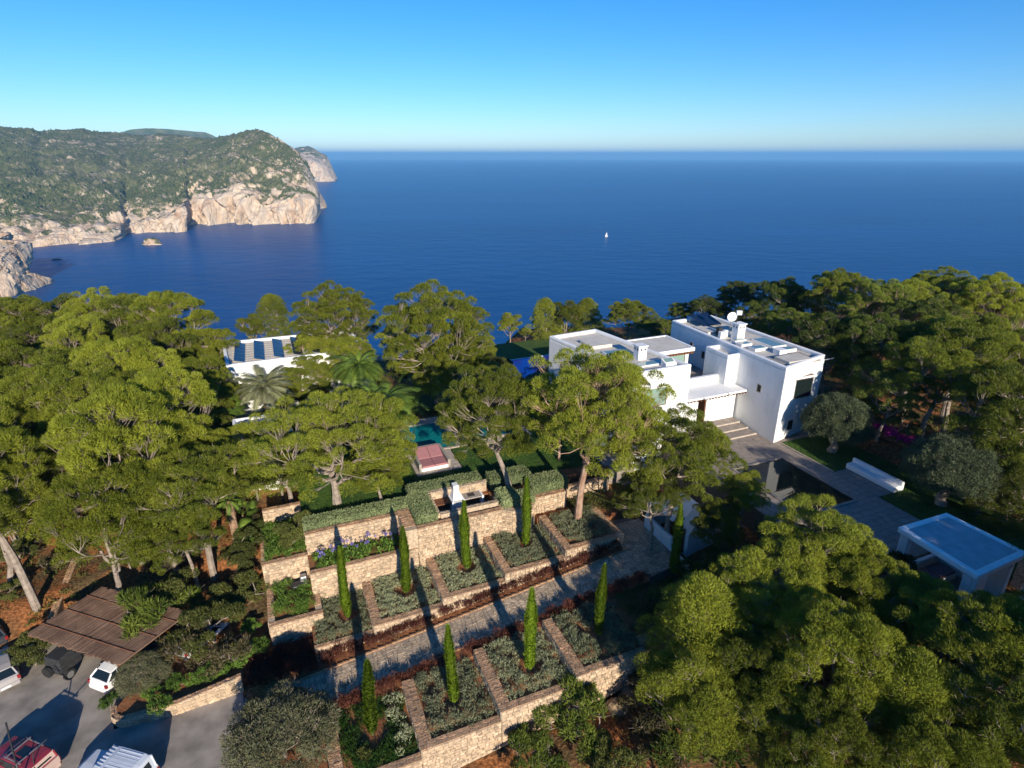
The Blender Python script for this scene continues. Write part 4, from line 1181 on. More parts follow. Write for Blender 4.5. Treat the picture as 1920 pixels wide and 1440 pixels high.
# red stone retaining wall on the right, with bougainvillea
rw = thing('retaining_wall', 'reddish rubble wall behind the right hand lawns', 'wall', G(51.6, 30, PZ))
MB().gpoly([(51.3, 14), (51.9, 14), (52.9, 40.5), (52.3, 40.5)], PZ - 1, PZ + 1.75).build('core', M['mortar'], rw)
m_ = MB(); cells(m_, gv(51.3, 14, PZ), (ER * 26.5 + EU * 1.0).normalized(), EZ, -EU, 26.5, 1.75, .42, .3, .07, jit=.35)
m_.build('face_stones', M['brick_red'], rw, kind='stuff')
m_ = MB(); cells(m_, gv(51.2, 14, PZ + 1.75), (ER * 26.5 + EU * 1.0).normalized(), EU, EZ, 26.5, .7, .4, .35, .05, jit=.3)
m_.build('coping', M['coping'], rw, kind='stuff')
soil('bank_soil', 50.1, 51.3, 14, 40, PZ - .5, PZ + .05)

# white entrance gate house below the plaza
gt = thing('gate_wall', 'white curved gate walls between the path and the plaza steps', 'gate wall', G(28.5, 33, 3.2))
def arc_wall(s0, s1, r, th, z0, zt0, zt1, n=14, cut=None):
    m_ = MB()
    prof = []
    for i in range(n + 1):
        t = i / n; s = s0 + (s1 - s0) * t
        z = zt0 + (zt1 - zt0) * math.sin(math.pi * t)
        prof.append((s, z))
    for (a, za), (b, zb_) in zip(prof[:-1], prof[1:]):
        m_.gbox(a, b, r, r + th, z0, [za, zb_, zb_, za])
    return m_
arc_wall(28.0, 30.9, 31.0, 1.2, 2.8, 4.9, 6.3).build('arched_wall', M['white'], gt)
MB().gbox(26.9, 27.25, 31.8, 35.4, 2.8, 4.4).build('side_wall', M['white'], gt, bevel=.08)
MB().gbox(27.25, 30.9, 35.2, 35.7, 2.8, 5.6).build('back_wall', M['white'], gt, bevel=.08)
MB().gbox(26.9, 27.1, 29.4, 31.8, 2.8, 3.5).build('kerb_wall', M['white'], gt, bevel=.05)
MB().gbox(27.3, 30.8, 32.3, 35.2, 5.5, 5.7).build('gate_roof', M['white'], gt, bevel=.05)
MB().gbox(27.35, 28.0, 31.4, 31.5, 3.0, 5.2).build('gate_door', M['wood'], gt)
for i in range(8):
    MB().gbox(31.9 + i * .35, 33.1 , 30.0, 35.0, 3.0, 3.6 + i * .42).build('step', M['paving'], kind='structure')

# shaded pavilion at the right
pv_ = thing('garden_pavilion', 'white garden pavilion with flat bluish roof and curved end wall', 'pavilion', G(38.7, 18.3, 6.2))
PQ = [(36.0, 15.6), (41.2, 15.8), (41.0, 20.7), (36.3, 20.8)]
wing(pv_, PQ, 9.62, 10.0, .40, .07, 'roof_slab', 'bluegrey')
for (a, b) in ((36.2, 15.9), (36.5, 20.1), (40.5, 20.2)):
    boxpart(pv_, 'pillar', 'white', a, a + .55, b, b + .55, 5.8, 9.62, .05)
boxpart(pv_, 'pillar', 'white', 36.2, 37.2, 15.65, 15.9, 5.8, 9.62, .05)
boxpart(pv_, 'wall', 'white', 40.7, 41.1, 16.2, 20.6, 5.8, 9.62, .05)
m_ = MB(); n = 12
for i in range(n):
    a0 = math.pi * i / n - math.pi / 2; a1 = math.pi * (i + 1) / n - math.pi / 2
    cs, cr_ = 39.4, 15.5
    R0, R1 = 1.75, 1.95
    q = [(cs + R0 * math.sin(a0), cr_ - R0 * .55 * math.cos(a0)), (cs + R1 * math.sin(a0), cr_ - R1 * .55 * math.cos(a0)), (cs + R1 * math.sin(a1), cr_ - R1 * .55 * math.cos(a1)), (cs + R0 * math.sin(a1), cr_ - R0 * .55 * math.cos(a1))]
    m_.gpoly(q, 5.8, 6.9 + 2.4 * (i + .5) / n)
m_.build('curved_wall', M['white'], pv_)
boxpart(pv_, 'floor', 'paving', 35.6, 41.6, 14.8, 21.2, 5.2, 6.2, 0)
sf = thing('sofa', 'white sofa with dark red cushions under the pavilion roof', 'sofa', G(38, 18, 6.2))
MB().gbox(36.9, 40.2, 18.6, 19.9, 6.2, 6.65).build('seat', M['white2'], sf, bevel=.05)
MB().gbox(36.9, 40.2, 19.9, 20.2, 6.2, 7.3).build('backrest', M['white2'], sf, bevel=.05)
MB().gbox(37.0, 38.5, 18.65, 19.8, 6.66, 6.85).build('cushion', M['pink'], sf, bevel=.04)
MB().gbox(38.6, 40.1, 18.65, 19.8, 6.66, 6.85).build('cushion', M['pink'], sf, bevel=.04)
garden_wall('short sunlit stone wall right of the pavilion roof', 43.4, 46.6, 16.4, 6.2, 8.0, .6)
garden_wall('low brown stone wall at the right edge behind the pavilion', 46.8, 54, 14.2, 5.8, 7.4, .6, key='brick_red')

# ================================================================ second white building with solar roof, far left
sb = thing('guest_house', 'low white guest house with rows of roof solar panels among pines', 'guest house', G(0, 74, 6))
wing(sb, [(-5.7, 70.0), (9.5, 70.4), (9.5, 79.7), (-6.5, 80.0)], 4.5, 11.0, .4, .35)
for k in range(5):
    s0 = -4.9 + k * 2.15
    ro = MB().gbox(s0, s0 + 1.15, 71.0, 78.8, [11.06, 10.74, 10.74, 11.06], [11.12, 10.80, 10.80, 11.12]).build('solar_panel', M['frame'], sb)
    for q in range(5):
        MB().gbox(s0 + .04, s0 + 1.11, 71.05 + q * 1.55, 71.05 + q * 1.55 + 1.48, [11.125, 10.805, 10.805, 11.125], [11.135, 10.815, 10.815, 11.135]).build('solar_cell', M['solar'], ro)
f = MB()
for q in range(9): f.gbox(-5.3, 9, 71.0 + q * .95, 71.06 + q * .95, 10.67, 10.74)
f.build('roof_batten', M['greywood'], sb, kind='stuff')
boxpart(sb, 'wall', 'white', 1.9, 9.5, 68.2, 70.05, 4.5, 9.3, .05)
MB().gbox(-1.0, 2.5, 68.0, 68.2, 9.4, 9.6).build('pergola_beam', M['wood'], sb)
f = MB()
for q in range(6): f.gbox(-1 + q * .65, -.9 + q * .65, 67.6, 70.0, 9.6, 9.72)
f.build('pergola_rafter', M['wood'], sb, kind='stuff')
window(sb, 4.2, 68.2, 7.2, 1.4, 2.0, 'f', 'glass', 'frame')
window(sb, 0.4, 70.0, 7.6, 1.8, 2.2, 'f', 'glass', 'frame')
window(sb, -3.6, 70.0, 7.4, 1.6, 2.0, 'f', 'glass', 'frame')
# small flat roofed store
st = thing('garden_store', 'small flat roofed white store between palm and pines', 'outbuilding', G(-2.5, 55.5, 5))
wing(st, [(-4.9, 52.7), (.2, 52.7), (.2, 58.9), (-5.1, 58.9)], 3.5, 9.0, .3, .3)
window(st, -2.5, 52.7, 6.6, 1.2, 1.6, 'f', 'dark', 'frame')
# ================================================================ BBQ corner and daybed
bq = thing('barbecue', 'white chimney barbecue with stone counters in the walled corner', 'barbecue', G(12.2, 42.2, 5.0))
MB().gbox(10.2, 15.2, 40.0, 42.6, 3.5, 4.75).build('floor', M['paving'], bq)
MB().gbox(10.2, 15.2, 42.6, 43.0, 4.75, 6.3).build('back_wall', M['mortar'], bq)
m_ = MB(); cells(m_, gv(10.2, 42.6, 4.75), EU, EZ, -ER, 5.0, 1.55, .35, .22, .035); m_.build('back_stones', M['stone'], bq, kind='stuff')
m_ = MB(); top_cells(m_, 10.0, 15.3, 42.6, 43.05, 6.3); m_.build('coping', M['cobble'], bq, kind='stuff')
MB().gbox(9.95, 10.25, 39.9, 43.0, 4.6, 5.95).build('side_wall', M['mortar'], bq)
m_ = MB(); top_cells(m_, 9.9, 10.3, 39.9, 43.0, 5.95); m_.build('coping', M['cobble'], bq, kind='stuff')
MB().gbox(10.25, 15.2, 39.7, 40.05, 4.6, 5.95).build('front_wall', M['mortar'], bq)
m_ = MB(); top_cells(m_, 10.2, 15.25, 39.65, 40.1, 5.95); m_.build('coping', M['cobble'], bq, kind='stuff')
MB().gbox(10.4, 11.7, 41.6, 42.58, 5.55, 5.65).build('counter', M['wood'], bq)
MB().gbox(12.85, 14.4, 41.6, 42.58, 5.55, 5.65).build('counter', M['greywood'], bq)
MB().gbox(13.3, 13.9, 41.85, 42.3, 5.655, 5.70).build('sink', M['dkmetal'], bq)
MB().tube([G(13.6, 42.45, 5.65), G(13.6, 42.45, 5.98), G(13.6, 42.25, 6.0)], .025, 5).build('tap', M['frame'], bq)
for a in (11.7, 12.7, 14.4): MB().gbox(a, a + .16, 41.45, 42.58, 4.75, 5.75).build('pier', M['white'], bq, bevel=.02)
MB().gbox(11.86, 12.7, 41.7, 42.58, 4.75, 5.45).build('firebox', M['white'], bq)
q0 = [(11.82, 41.55), (12.74, 41.55), (12.74, 42.6), (11.82, 42.6)]; q1 = [(12.05, 42.0), (12.5, 42.0), (12.5, 42.6), (12.05, 42.6)]
MB().loft([[G(a, b, 5.75) for a, b in q0], [G(a, b, 6.35) for a, b in q1], [G(a, b, 6.9) for a, b in q1]]).build('chimney_hood', M['white'], bq)

db = thing('daybed', 'low timber daybed with four mauve cushions on the poolside paving', 'daybed', G(12, 49.3, 5.55))
MB().gbox(10.5, 13.5, 47.7, 50.9, 5.54, 5.85).build('platform', M['white2'], db, bevel=.02)
MB().gbox(10.5, 10.75, 47.7, 51.2, 5.54, 6.35).build('armrest', M['greywood'], db, bevel=.02)
MB().gbox(13.25, 13.5, 47.7, 51.2, 5.54, 6.35).build('armrest', M['greywood'], db, bevel=.02)
MB().gbox(10.76, 13.24, 50.95, 51.2, 5.54, 6.45).build('backrest', M['greywood'], db, bevel=.02)
for a in (10.8, 12.02):
    MB().gbox(a, a + 1.2, 47.72, 49.25, 5.86, 6.05).build('cushion', M['pink'], db, bevel=.04)
    MB().gbox(a, a + 1.2, 49.27, 50.9, [5.86, 5.86, 6.1, 6.1], [6.07, 6.07, 6.5, 6.5]).build('cushion', M['pink'], db, bevel=.04)
sc1 = thing('parasol', 'folded mauve sunbed at the far pool edge', 'sunbed', G(12.3, 59.5, 5.5))
MB().gbox(11.9, 12.7, 59.2, 61.0, 5.7, 5.95).build('cushion', M['pink'], sc1, bevel=.04)
MB().gbox(11.9, 12.7, 59.2, 61.0, 5.5, 5.7).build('frame', M['greywood'], sc1)
sc1.name = 'sunbed'
sc1['label'] = 'mauve sunbed at the far corner of the turquoise pool'
for k, (a, b, lb) in enumerate(((27.6, 45.2, 'white sun lounger on the terrace left of the villa, nearer one'), (27.9, 48.2, 'white sun lounger on the terrace left of the villa, farther one'))):
    l_ = thing('sun_lounger', lb, 'sun lounger', G(a, b, 5.6))
    MB().gbox(a - .35, a + .35, b - .9, b + .5, 5.8, 5.95).build('mattress', M['white2'], l_, bevel=.03)
    MB().gbox(a - .35, a + .35, b + .5, b + 1.1, [5.8, 5.8, 6.2, 6.2], [5.95, 5.95, 6.35, 6.35]).build('backrest', M['white2'], l_, bevel=.03)
    for u_, v_ in ((-.3, -.8), (.25, -.8), (-.3, .8), (.25, .8)): MB().gbox(a + u_, a + u_ + .05, b + v_, b + v_ + .05, 5.6, 5.82).build('leg', M['frame'], l_)
# dark covered mower tucked in the square bed corner
mw = thing('covered_mower', 'small dark garden machine beside the wall in the square bed', 'machine', G(-.9, 40.3, 1.9))
MB().gbox(-1.6, -.7, 39.9, 40.6, 1.95, 2.35).build('body', M['dkmetal'], mw, bevel=.1)
MB().gbox(-.9, -.4, 40.3, 40.8, 1.95, 2.75).build('tank', M['frame'], mw, bevel=.08)
MB().tube([G(-1.6, 40.0, 2.3), G(-1.9, 39.7, 2.9), G(-1.7, 39.5, 2.9)], .03, 5).build('handle', M['dkmetal'], mw)

# ================================================================ car park
o = MB()
pts = CARPARK
MB().gpoly(pts, -1.2, .04).build('car_park', M['asphalt'], kind='structure')
# planted island and its low stone wall
isl = [(-5.4, 33.9), (-9.0, 33.5), (-12.3, 33.7), (-12.6, 34.7), (-11.2, 37.4), (-9.6, 41.5), (-5, 41.5), (-3.5, 37), (-4.6, 34)]
MB().gpoly(isl, -.5, .5).build('island_soil', M['soil'], kind='structure')
iw = thing('island_wall', 'low yellowish stone wall curving round the planted island by the car park', 'wall', G(-9, 33.3, 0))
wp = [(-12.9, 35.0), (-12.7, 34.1), (-12.2, 33.55), (-9.0, 33.3), (-5.2, 33.55)]
hz_ = [.45, .5, .6, .85, 1.3]
for i in range(4):
    (a, b), (c_, d) = wp[i], wp[i + 1]
    p = Vector(G(a, b)); q = Vector(G(c_, d)); e = (q - p).normalized(); nn = Vector((e.y, -e.x, 0))
    h0, h1 = hz_[i], hz_[i + 1]
    p2, q2 = p - nn * .35, q - nn * .35
    MB().prism([p[:2], q[:2], q2[:2], p2[:2]], -.2, [h0, h1, h1, h0]).build('core', M['mortar'], iw)
    m_ = MB(); L_ = (q - p).length
    cells(m_, (p[0], p[1], 0), e, EZ, nn, L_, max(h0, h1), .34, .24, .04, jit=.3, skip=lambda x, y, h0=h0, h1=h1, L_=L_: y > h0 + (h1 - h0) * x / L_)
    m_.build('face_stones', M['stone'], iw, kind='stuff')
    m_ = MB(); cells(m_, (p[0], p[1], h0 + .0), e, -nn, EZ, L_, .35, .3, .18, .04, slope=lambda x, y, h0=h0, h1=h1, L_=L_: (h1 - h0) * x / L_)
    m_.build('coping', M['coping'], iw, kind='stuff')
# low wall along the lower end of the driveway
sw = thing('edge_wall', 'flat pale kerb wall between the car park and the large grey shrub', 'wall', G(-4.4, 27, 0))
MB().gbox(-4.9, -4.3, 18, 30.1, -1.2, .45).build('core', M['mortar'], sw)
m_ = MB(); top_cells(m_, -4.95, -4.25, 18, 30.1, .45); m_.build('coping', M['cobble'], sw, kind='stuff')
soil('bed_soil', -4.3, -.7, 18, 30.1, -2, .1)
# red earth bank with low wall by the carport
bwall = thing('bank_wall', 'low orange stone wall behind the cane carport', 'wall', P(150, 1150, 1))
p, q = Vector(P(95, 1190, .6)), Vector(P(150, 1050, 1.6))
e = (q - p).normalized(); e.z = 0; nn = Vector((e.y, -e.x, 0)); L_ = (q - p).length
MB().prism([tuple(p[:2]), tuple(q[:2]), tuple((q - nn * .5)[:2]), tuple((p - nn * .5)[:2])], -.2, [.9, 1.9, 1.9, .9]).build('core', M['mortar'], bwall)
m_ = MB(); cells(m_, (p.x, p.y, .9), e, -nn, EZ, L_, .5, .35, .25, .05, slope=lambda x, y: x / L_)
m_.build('coping', M['coping'], bwall, kind='stuff')

# carport of cane
cpA, cpB = Vector(P(50, 1190, 3.0)), Vector(P(190, 1102, 3.1))
cpD = Vector(P(225, 1248, 2.8)); cpC = cpB + (cpD - cpA) * 1.0
cpt = thing('carport', 'open carport roofed with brown reeds at the edge of the car park', 'carport', ((cpA + cpC) / 2).to_tuple()[:2] + (0,))
roof = MB()
ex = (cpD - cpA); ey = (cpB - cpA)
nr_ = 110
for i in range(nr_):
    a = i / nr_; b = (i + .86) / nr_
    h = rnd.uniform(0, .05)
    e0 = rnd.uniform(-.02, .015); e1 = 1 + rnd.uniform(-.015, .02)
    v0, v1, v2, v3 = cpA + ex * a + ey * e0, cpA + ex * b + ey * e0, cpA + ex * b + ey * e1, cpA + ex * a + ey * e1
    up = Vector((0, 0, .06 + h))
    roof.add([tuple(v) for v in (v0, v1, v2, v3)] + [tuple(v + up) for v in (v0, v1, v2, v3)], [(3, 2, 1, 0), (4, 5, 6, 7), (0, 1, 5, 4), (1, 2, 6, 5), (2, 3, 7, 6), (3, 0, 4, 7)])
roof.build('reed_roof', M['terracotta'], cpt, kind='stuff')
for a in (.03, .35, .66, .97):
    v = cpA + ex * a; w_ = cpA + ex * a + ey
    MB().tube([tuple(v - Vector((0, 0, .12))), tuple(w_ - Vector((0, 0, .12)))], .09, 6).build('beam', M['wood'], cpt)
for a, b in ((.06, .3), (.5, .3), (.06, .95), (.5, .95), (.97, .95)):
    v = cpA + ex * a + ey * b
    MB().tube([(v.x, v.y, 0), (v.x, v.y, v.z - .1)], .09, 6).build('post', M['wood'], cpt)
for a in (.2, .5, .8):
    v = cpA + ey * a + Vector((0, 0, .12)); w_ = v + ex
    MB().tube([tuple(v), tuple(w_)], .035, 5).build('batten', M['wood'], cpt)

# ================================================================ vehicles
def car(label, cat, name, loc, heading, L=4.3, W_=1.78, H=1.45, paint=(.7, .7, .7), kind='hatch', ribs=0, rack=False, glasskey='glass', spare=False, tail=None):
    t = thing(name, label, cat, loc, heading)
    pm = bpy.data.materials.new('car paint'); pm.use_nodes = True
    b = pm.node_tree.nodes['Principled BSDF']
    N = pm.node_tree.nodes; Lk = pm.node_tree.links
    nz = N.new('ShaderNodeTexNoise'); nz.inputs['Scale'].default_value = 1.3; nz.inputs['Detail'].default_value = 6
    tc = N.new('ShaderNodeTexCoord'); Lk.new(tc.outputs['Object'], nz.inputs['Vector'])
    cr = N.new('ShaderNodeValToRGB'); cr.color_ramp.elements[0].position = .35; cr.color_ramp.elements[1].position = .7
    cr.color_ramp.elements[0].color = (*[c * .86 for c in paint], 1); cr.color_ramp.elements[1].color = (*[min(1, c * .97 + .015) for c in paint], 1)
    Lk.new(nz.outputs['Fac'], cr.inputs[0]); Lk.new(cr.outputs[0], b.inputs['Base Color'])
    b.inputs['Roughness'].default_value = .38; b.inputs['Coat Weight'].default_value = .35
    h = L / 2; w = W_ / 2
    # stations along x (front = +x): belt height zb, body half width, roof height and roof half width
    if kind == 'box':
        st = [(-1, .55, .92, None), (-.97, 1.05, .98, None), (-.93, 1.10, 1, (.96, .80)), (-.8, 1.1, 1, (1.0, .82)), (-.1, 1.1, 1, (1.0, .84)), (.18, 1.1, 1, (.97, .82)), (.36, 1.10, 1, None), (.5, 1.02, 1, None), (.86, .95, .96, None), (.96, .82, .9, None), (1, .5, .82, None)]
    else:
        st = [(-1, .5, .86, None), (-.97, .85, .93, None), (-.9, .95, .97, None), (-.68, .96, 1, (.93, .70)), (-.45, .95, 1, (.99, .76)), (0, .93, 1, (1.0, .78)), (.14, .93, 1, (.95, .76)), (.42, .92, 1, None), (.75, .80, .97, None), (.93, .68, .9, None), (1, .42, .78, None)]
    low = .28
    rings = []
    for x, zb, ww, rf in st:
        X = x * h; hw = w * ww
        ring = [(X, -hw * .92, low), (X, -hw, low + .22), (X, -hw * .985, zb - .10), (X, -hw * .93, zb), (X, 0, zb + .03), (X, hw * .93, zb), (X, hw * .985, zb - .10), (X, hw, low + .22), (X, hw * .92, low)]
        rings.append(ring)
    body = MB().loft(rings).build('body', pm, t, local=True, smooth=False, bevel=.05)
    # greenhouse
    gl = [(x, zb, ww, rf) for x, zb, ww, rf in st if rf]
    i0 = [i for i, q in enumerate(st) if q[3]][0]; i1 = [i for i, q in enumerate(st) if q[3]][-1]
    rear = st[i0 - 1]; front = st[i1 + 1]
    def gring(x, zt, hw_t, zb_, hw_b):
        return [(x * h, -w * hw_b * .92, zb_), (x * h, -w * hw_t, zt), (x * h, w * hw_t, zt), (x * h, w * hw_b * .92, zb_)]
    R1 = []
    R1.append(gring(rear[0] * .985, rear[1] + .03, .86, rear[1] - .02, .98))
    for x, zb_, ww, (k, hwt) in gl: R1.append(gring(x, H * k - .05, hwt, zb_ - .02, 1))
    R1.append(gring(front[0], front[1] + .02, .84, front[1] - .03, .98))
    MB().loft(R1).build('windows', M[glasskey], t, local=True)
    # roof panel
    R2 = []
    for x, zb_, ww, (k, hwt) in gl:
        R2.append([(x * h, -w * hwt * 1.02, H * k - .10), (x * h, -w * (hwt - .06), H * k - .01), (x * h, 0, H * k + .02), (x * h, w * (hwt - .06), H * k - .01), (x * h, w * hwt * 1.02, H * k - .10)])
    roof_ = MB().loft(R2).build('roof', pm, t, local=True, bevel=.03)
    # pillars: thin paint strips at the glass stations
    pl = MB()
    def strip(a, b_, wd=.07):
        a, b_ = Vector(a), Vector(b_)
        pl.tube([tuple(a), tuple(b_)], wd, 4)
    for sgn in (-1, 1):
        xr, zr, wr, (kr, hr) = gl[0]; xf, zf, wf, (kf, hf) = gl[-1]
        strip((rear[0] * .985 * h, sgn * w * .86, rear[1] + .02), (xr * h, sgn * w * hr, H * kr - .05))
        strip((front[0] * h, sgn * w * .84, front[1]), (xf * h, sgn * w * hf, H * kf - .05), .05)
        for xx in ((gl[0][0] + gl[-1][0]) / 2, gl[0][0] * .8 + gl[-1][0] * .2):
            strip((xx * h, sgn * w * .91, .93 if kind != 'box' else 1.08), (xx * h, sgn * w * .80, H - .1), .045)
    pl.build('pillar', pm, t, local=True)
    if kind == 'box':   # painted rear panels of a van-like body
        MB().box(-h * .945, -h * .955, -w * .5, w * .5, 1.3, H - .35).build('rear_window', M['glass'], t, local=True) if False else None
        MB().loft([[(-h * .965, -w * .88, 1.0), (-h * .935, -w * .79, H - .1), (-h * .935, w * .79, H - .1), (-h * .965, w * .88, 1.0)], [(-h * .90, -w * .88, 1.0), (-h * .90, -w * .79, H - .08), (-h * .90, w * .79, H - .08), (-h * .90, w * .88, 1.0)]]).build('tailgate', M[tail] if tail else pm, t, local=True)
        if tail:
            MB().box(-h * 1.015, -h * .97, -w * .90, w * .90, .58, 1.02).build('tail_panel', M[tail], t, local=True, bevel=.02)
        rwn = MB().loft([[(-h * .975, -w * .55, 1.22), (-h * .955, -w * .5, H - .3), (-h * .955, w * .5, H - .3), (-h * .975, w * .55, 1.22)], [(-h * .93, -w * .55, 1.22), (-h * .93, -w * .5, H - .3), (-h * .93, w * .5, H - .3), (-h * .93, w * .55, 1.22)]]).build('rear_window', M['glass'], t, local=True)
        for sgn in (-1, 1):
            MB().box(-h * .88, -h * .30, sgn * w * .885 - .03, sgn * w * .885 + .03, 1.08, 1.12).build('waist_trim', M['frame'], t, local=True)
        if spare:
            MB().tube([(-h * 1.0, .1, .95), (-h * 1.1, .1, .95)], .34, 14).build('spare_wheel', M['tyre'], t, local=True)
    # ribs
    for i in range(ribs):
        y = -w * .62 + 1.24 * w * i / (ribs - 1)
        MB().box(-h * .78, -h * .12, y - .022, y + .022, H, H + .018).build('roof_rib', pm, t, local=True)
        MB().box(-h * .02, h * .14, y - .022, y + .022, H - .01, H + .016).build('roof_rib', pm, t, local=True)
    if rack:
        for xx in (-.55, -.05):
            MB().box(xx * h - .03, xx * h + .03, -w * .8, w * .8, H + .12, H + .16).build('rack_bar', M['frame'], t, local=True)
        for sgn in (-1, 1):
            MB().box(-h * .62, h * .05, sgn * w * .70 - .025, sgn * w * .70 + .025, H + .06, H + .11).build('rack_rail', M['frame'], t, local=True)
        MB().box(-.48 * h, -.12 * h, -w * .3, w * .3, H + .015, H + .035).build('sunroof', M['glass'], t, local=True)
    # wheels
    wr_ = .33 if kind != 'box' else .38
    for sx in (-.62, .62):
        for sy in (-1, 1):
            wl = MB().tube([(sx * h, sy * (w - .18), wr_), (sx * h, sy * (w + .01), wr_)], wr_, 18).build('wheel', M['tyre'], t, local=True)
            MB().tube([(sx * h, sy * (w + .012), wr_), (sx * h, sy * (w + .03), wr_)], wr_ * .62, 12).build('rim', M['rim'], wl, local=True)
            ar = MB(); n = 10
            pts = [(sx * h + (wr_ + .05) * math.cos(math.pi * i / n), sy * (w + .0), wr_ + (wr_ + .05) * math.sin(math.pi * i / n)) for i in range(n + 1)]
            ar.tube(pts, .03, 4).build('wheel_arch', M['dkmetal'], t, local=True)
    # bumpers, lights, plate, mirrors
    MB().box(-h - .06, -h + .10, -w * .86, w * .86, .30, .58).build('rear_bumper', M[tail] if tail else pm, t, local=True, bevel=.05)
    MB().box(h - .10, h + .06, -w * .80, w * .80, .28, .55).build('front_bumper', pm, t, local=True, bevel=.05)
    MB().box(-h - .075, -h - .05, -.26, .26, .42, .53).build('number_plate', M['white2'], t, local=True)
    red = M['taillight']
    for sgn in (-1, 1):
        MB().box(-h * .985 - .03, -h * .93, sgn * w * .86 - .09, sgn * w * .86 + .09, .66, .9).build('taillight', red, t, local=True, bevel=.02)
        MB().box(h * .93, h * .99, sgn * w * .68 - .14, sgn * w * .68 + .14, .58, .72).build('headlight', M['skylight'], t, local=True, bevel=.02)
        MB().box(h * .28, h * .33, sgn * (w + .09) - .09, sgn * (w + .09) + .09, .95, 1.08).build('mirror', pm, t, local=True, bevel=.02)
    return t
M['cream'] = mat('faded cream paint', (0.50, 0.36, 0.30), .5, .08, 2)
M['taillight'] = mat('red taillight', (0.25, 0.02, 0.02), .3, .1, 5)
car('white off-roader with ribbed roof parked at the bottom edge', 'car', 'parked_car', (-22.25, 22.95, .04), R_(166), 4.5, 1.85, 2.0, (.62, .66, .72), 'box', 7, False, spare=True)
car('red estate car with roof rack and cream tailgate in the corner', 'car', 'parked_car', (-28.0, 23.75, .04), R_(160), 4.0, 1.72, 1.6, (.24, .02, .035), 'box', 0, True, tail='cream')
car('white hatchback reversed under the reed carport edge', 'car', 'parked_car', (-26.35, 30.75, .04), R_(70), 4.1, 1.78, 1.45, (.80, .80, .79))
car('silver grey hatchback at the left edge of the car park', 'car', 'parked_car', (-34.6, 30.3, .04), R_(137), 4.1, 1.76, 1.45, (.36, .33, .32))
car('white car mostly hidden behind the island shrub', 'car', 'parked_car', (-22.2, 33.4, .04), R_(62), 4.2, 1.78, 1.45, (.70, .73, .78))
car('black car in the carport shade, only its roof corner showing', 'car', 'parked_car', (-24.3, 32.3, .04), R_(66), 4.2, 1.78, 1.5, (.03, .035, .05))
car('dark car under the pines at the left edge above the car park', 'car', 'parked_car', (-38.2, 33.6, .04), R_(140), 4.3, 1.78, 1.45, (.035, .035, .04))
# old grey trailer / jeep under the carport
jp = thing('covered_jeep', 'old dark grey open jeep with canvas cover by the carport', 'jeep', (-30.2, 31.4, .04), R_(75))
MB().box(-1.6, -.1, -.72, .72, .6, 1.0).build('body', M['dkmetal'], jp, local=True, bevel=.04)
MB().loft([[(-1.55, -.7, 1.0), (-1.5, -.6, 1.78), (-1.5, .6, 1.78), (-1.55, .7, 1.0)], [(.2, -.7, 1.0), (.15, -.6, 1.85), (.15, .6, 1.85), (.2, .7, 1.0)]]).build('canvas_cover', M['canvas'] if 'canvas' in M else M['dkmetal'], jp, local=True, bevel=.05)
MB().box(-.1, 1.7, -.62, .62, .55, 1.05).build('bonnet', M['dkmetal'], jp, local=True, bevel=.08)
for sx, sy in ((-1.2, -1), (-1.2, 1), (1.3, -1), (1.3, 1)):
    wl = MB().tube([(sx, sy * .66, .38), (sx, sy * .86, .38)], .38, 18).build('wheel', M['tyre'], jp, local=True)
    MB().tube([(sx, sy * .865, .38), (sx, sy * .88, .38)], .24, 12).build('rim', M['rim'], wl, local=True)
MB().tube([(-1.65, .3, .8), (-1.85, .3, .8)], .38, 16).build('spare_wheel', M['tyre'], jp, local=True)
# black lamp post leaning into the corner of the picture
lp = thing('pole', 'thin black pole with a brace standing before the red car', 'pole', (-25.6, 21.0, .04))
MB().tube([(-25.6, 21.0, 0), (-26.7, 22.3, 2.4), (-28.2, 23.9, 3.5)], .045, 6).build('pole_shaft', M['dkmetal'], lp)
MB().tube([(-25.7, 21.6, 0), (-26.6, 23.2, 2.0), (-26.3, 23.9, 2.2)], .03, 5).build('brace', M['dkmetal'], lp)
rock_lump('boulder', 'large pale boulder at the foot of the lower wall', (*P(1160, 1328, -.4)[:2], -.3), (.75, .6, .5), 1.2, M['boulder'], 'boulder', 18, amp=.3)
rock_lump('boulder', 'smaller pale boulder right behind the large one by the wall', (*P(1178, 1302, -.2)[:2], -.1), (.5, .45, .4), 4.2, M['boulder'], 'boulder', 18, amp=.3)
rock_lump('boulder', 'brown rock mass under the pavilion in the lower right', (*P(1880, 1175, 4)[:2], 3.4), (2.6, 2.2, 1.6), 6.2, M['brick_red'], 'boulder', 26, amp=.4)
# ================================================================ vegetation
def rot_to(d, rg):
    pass

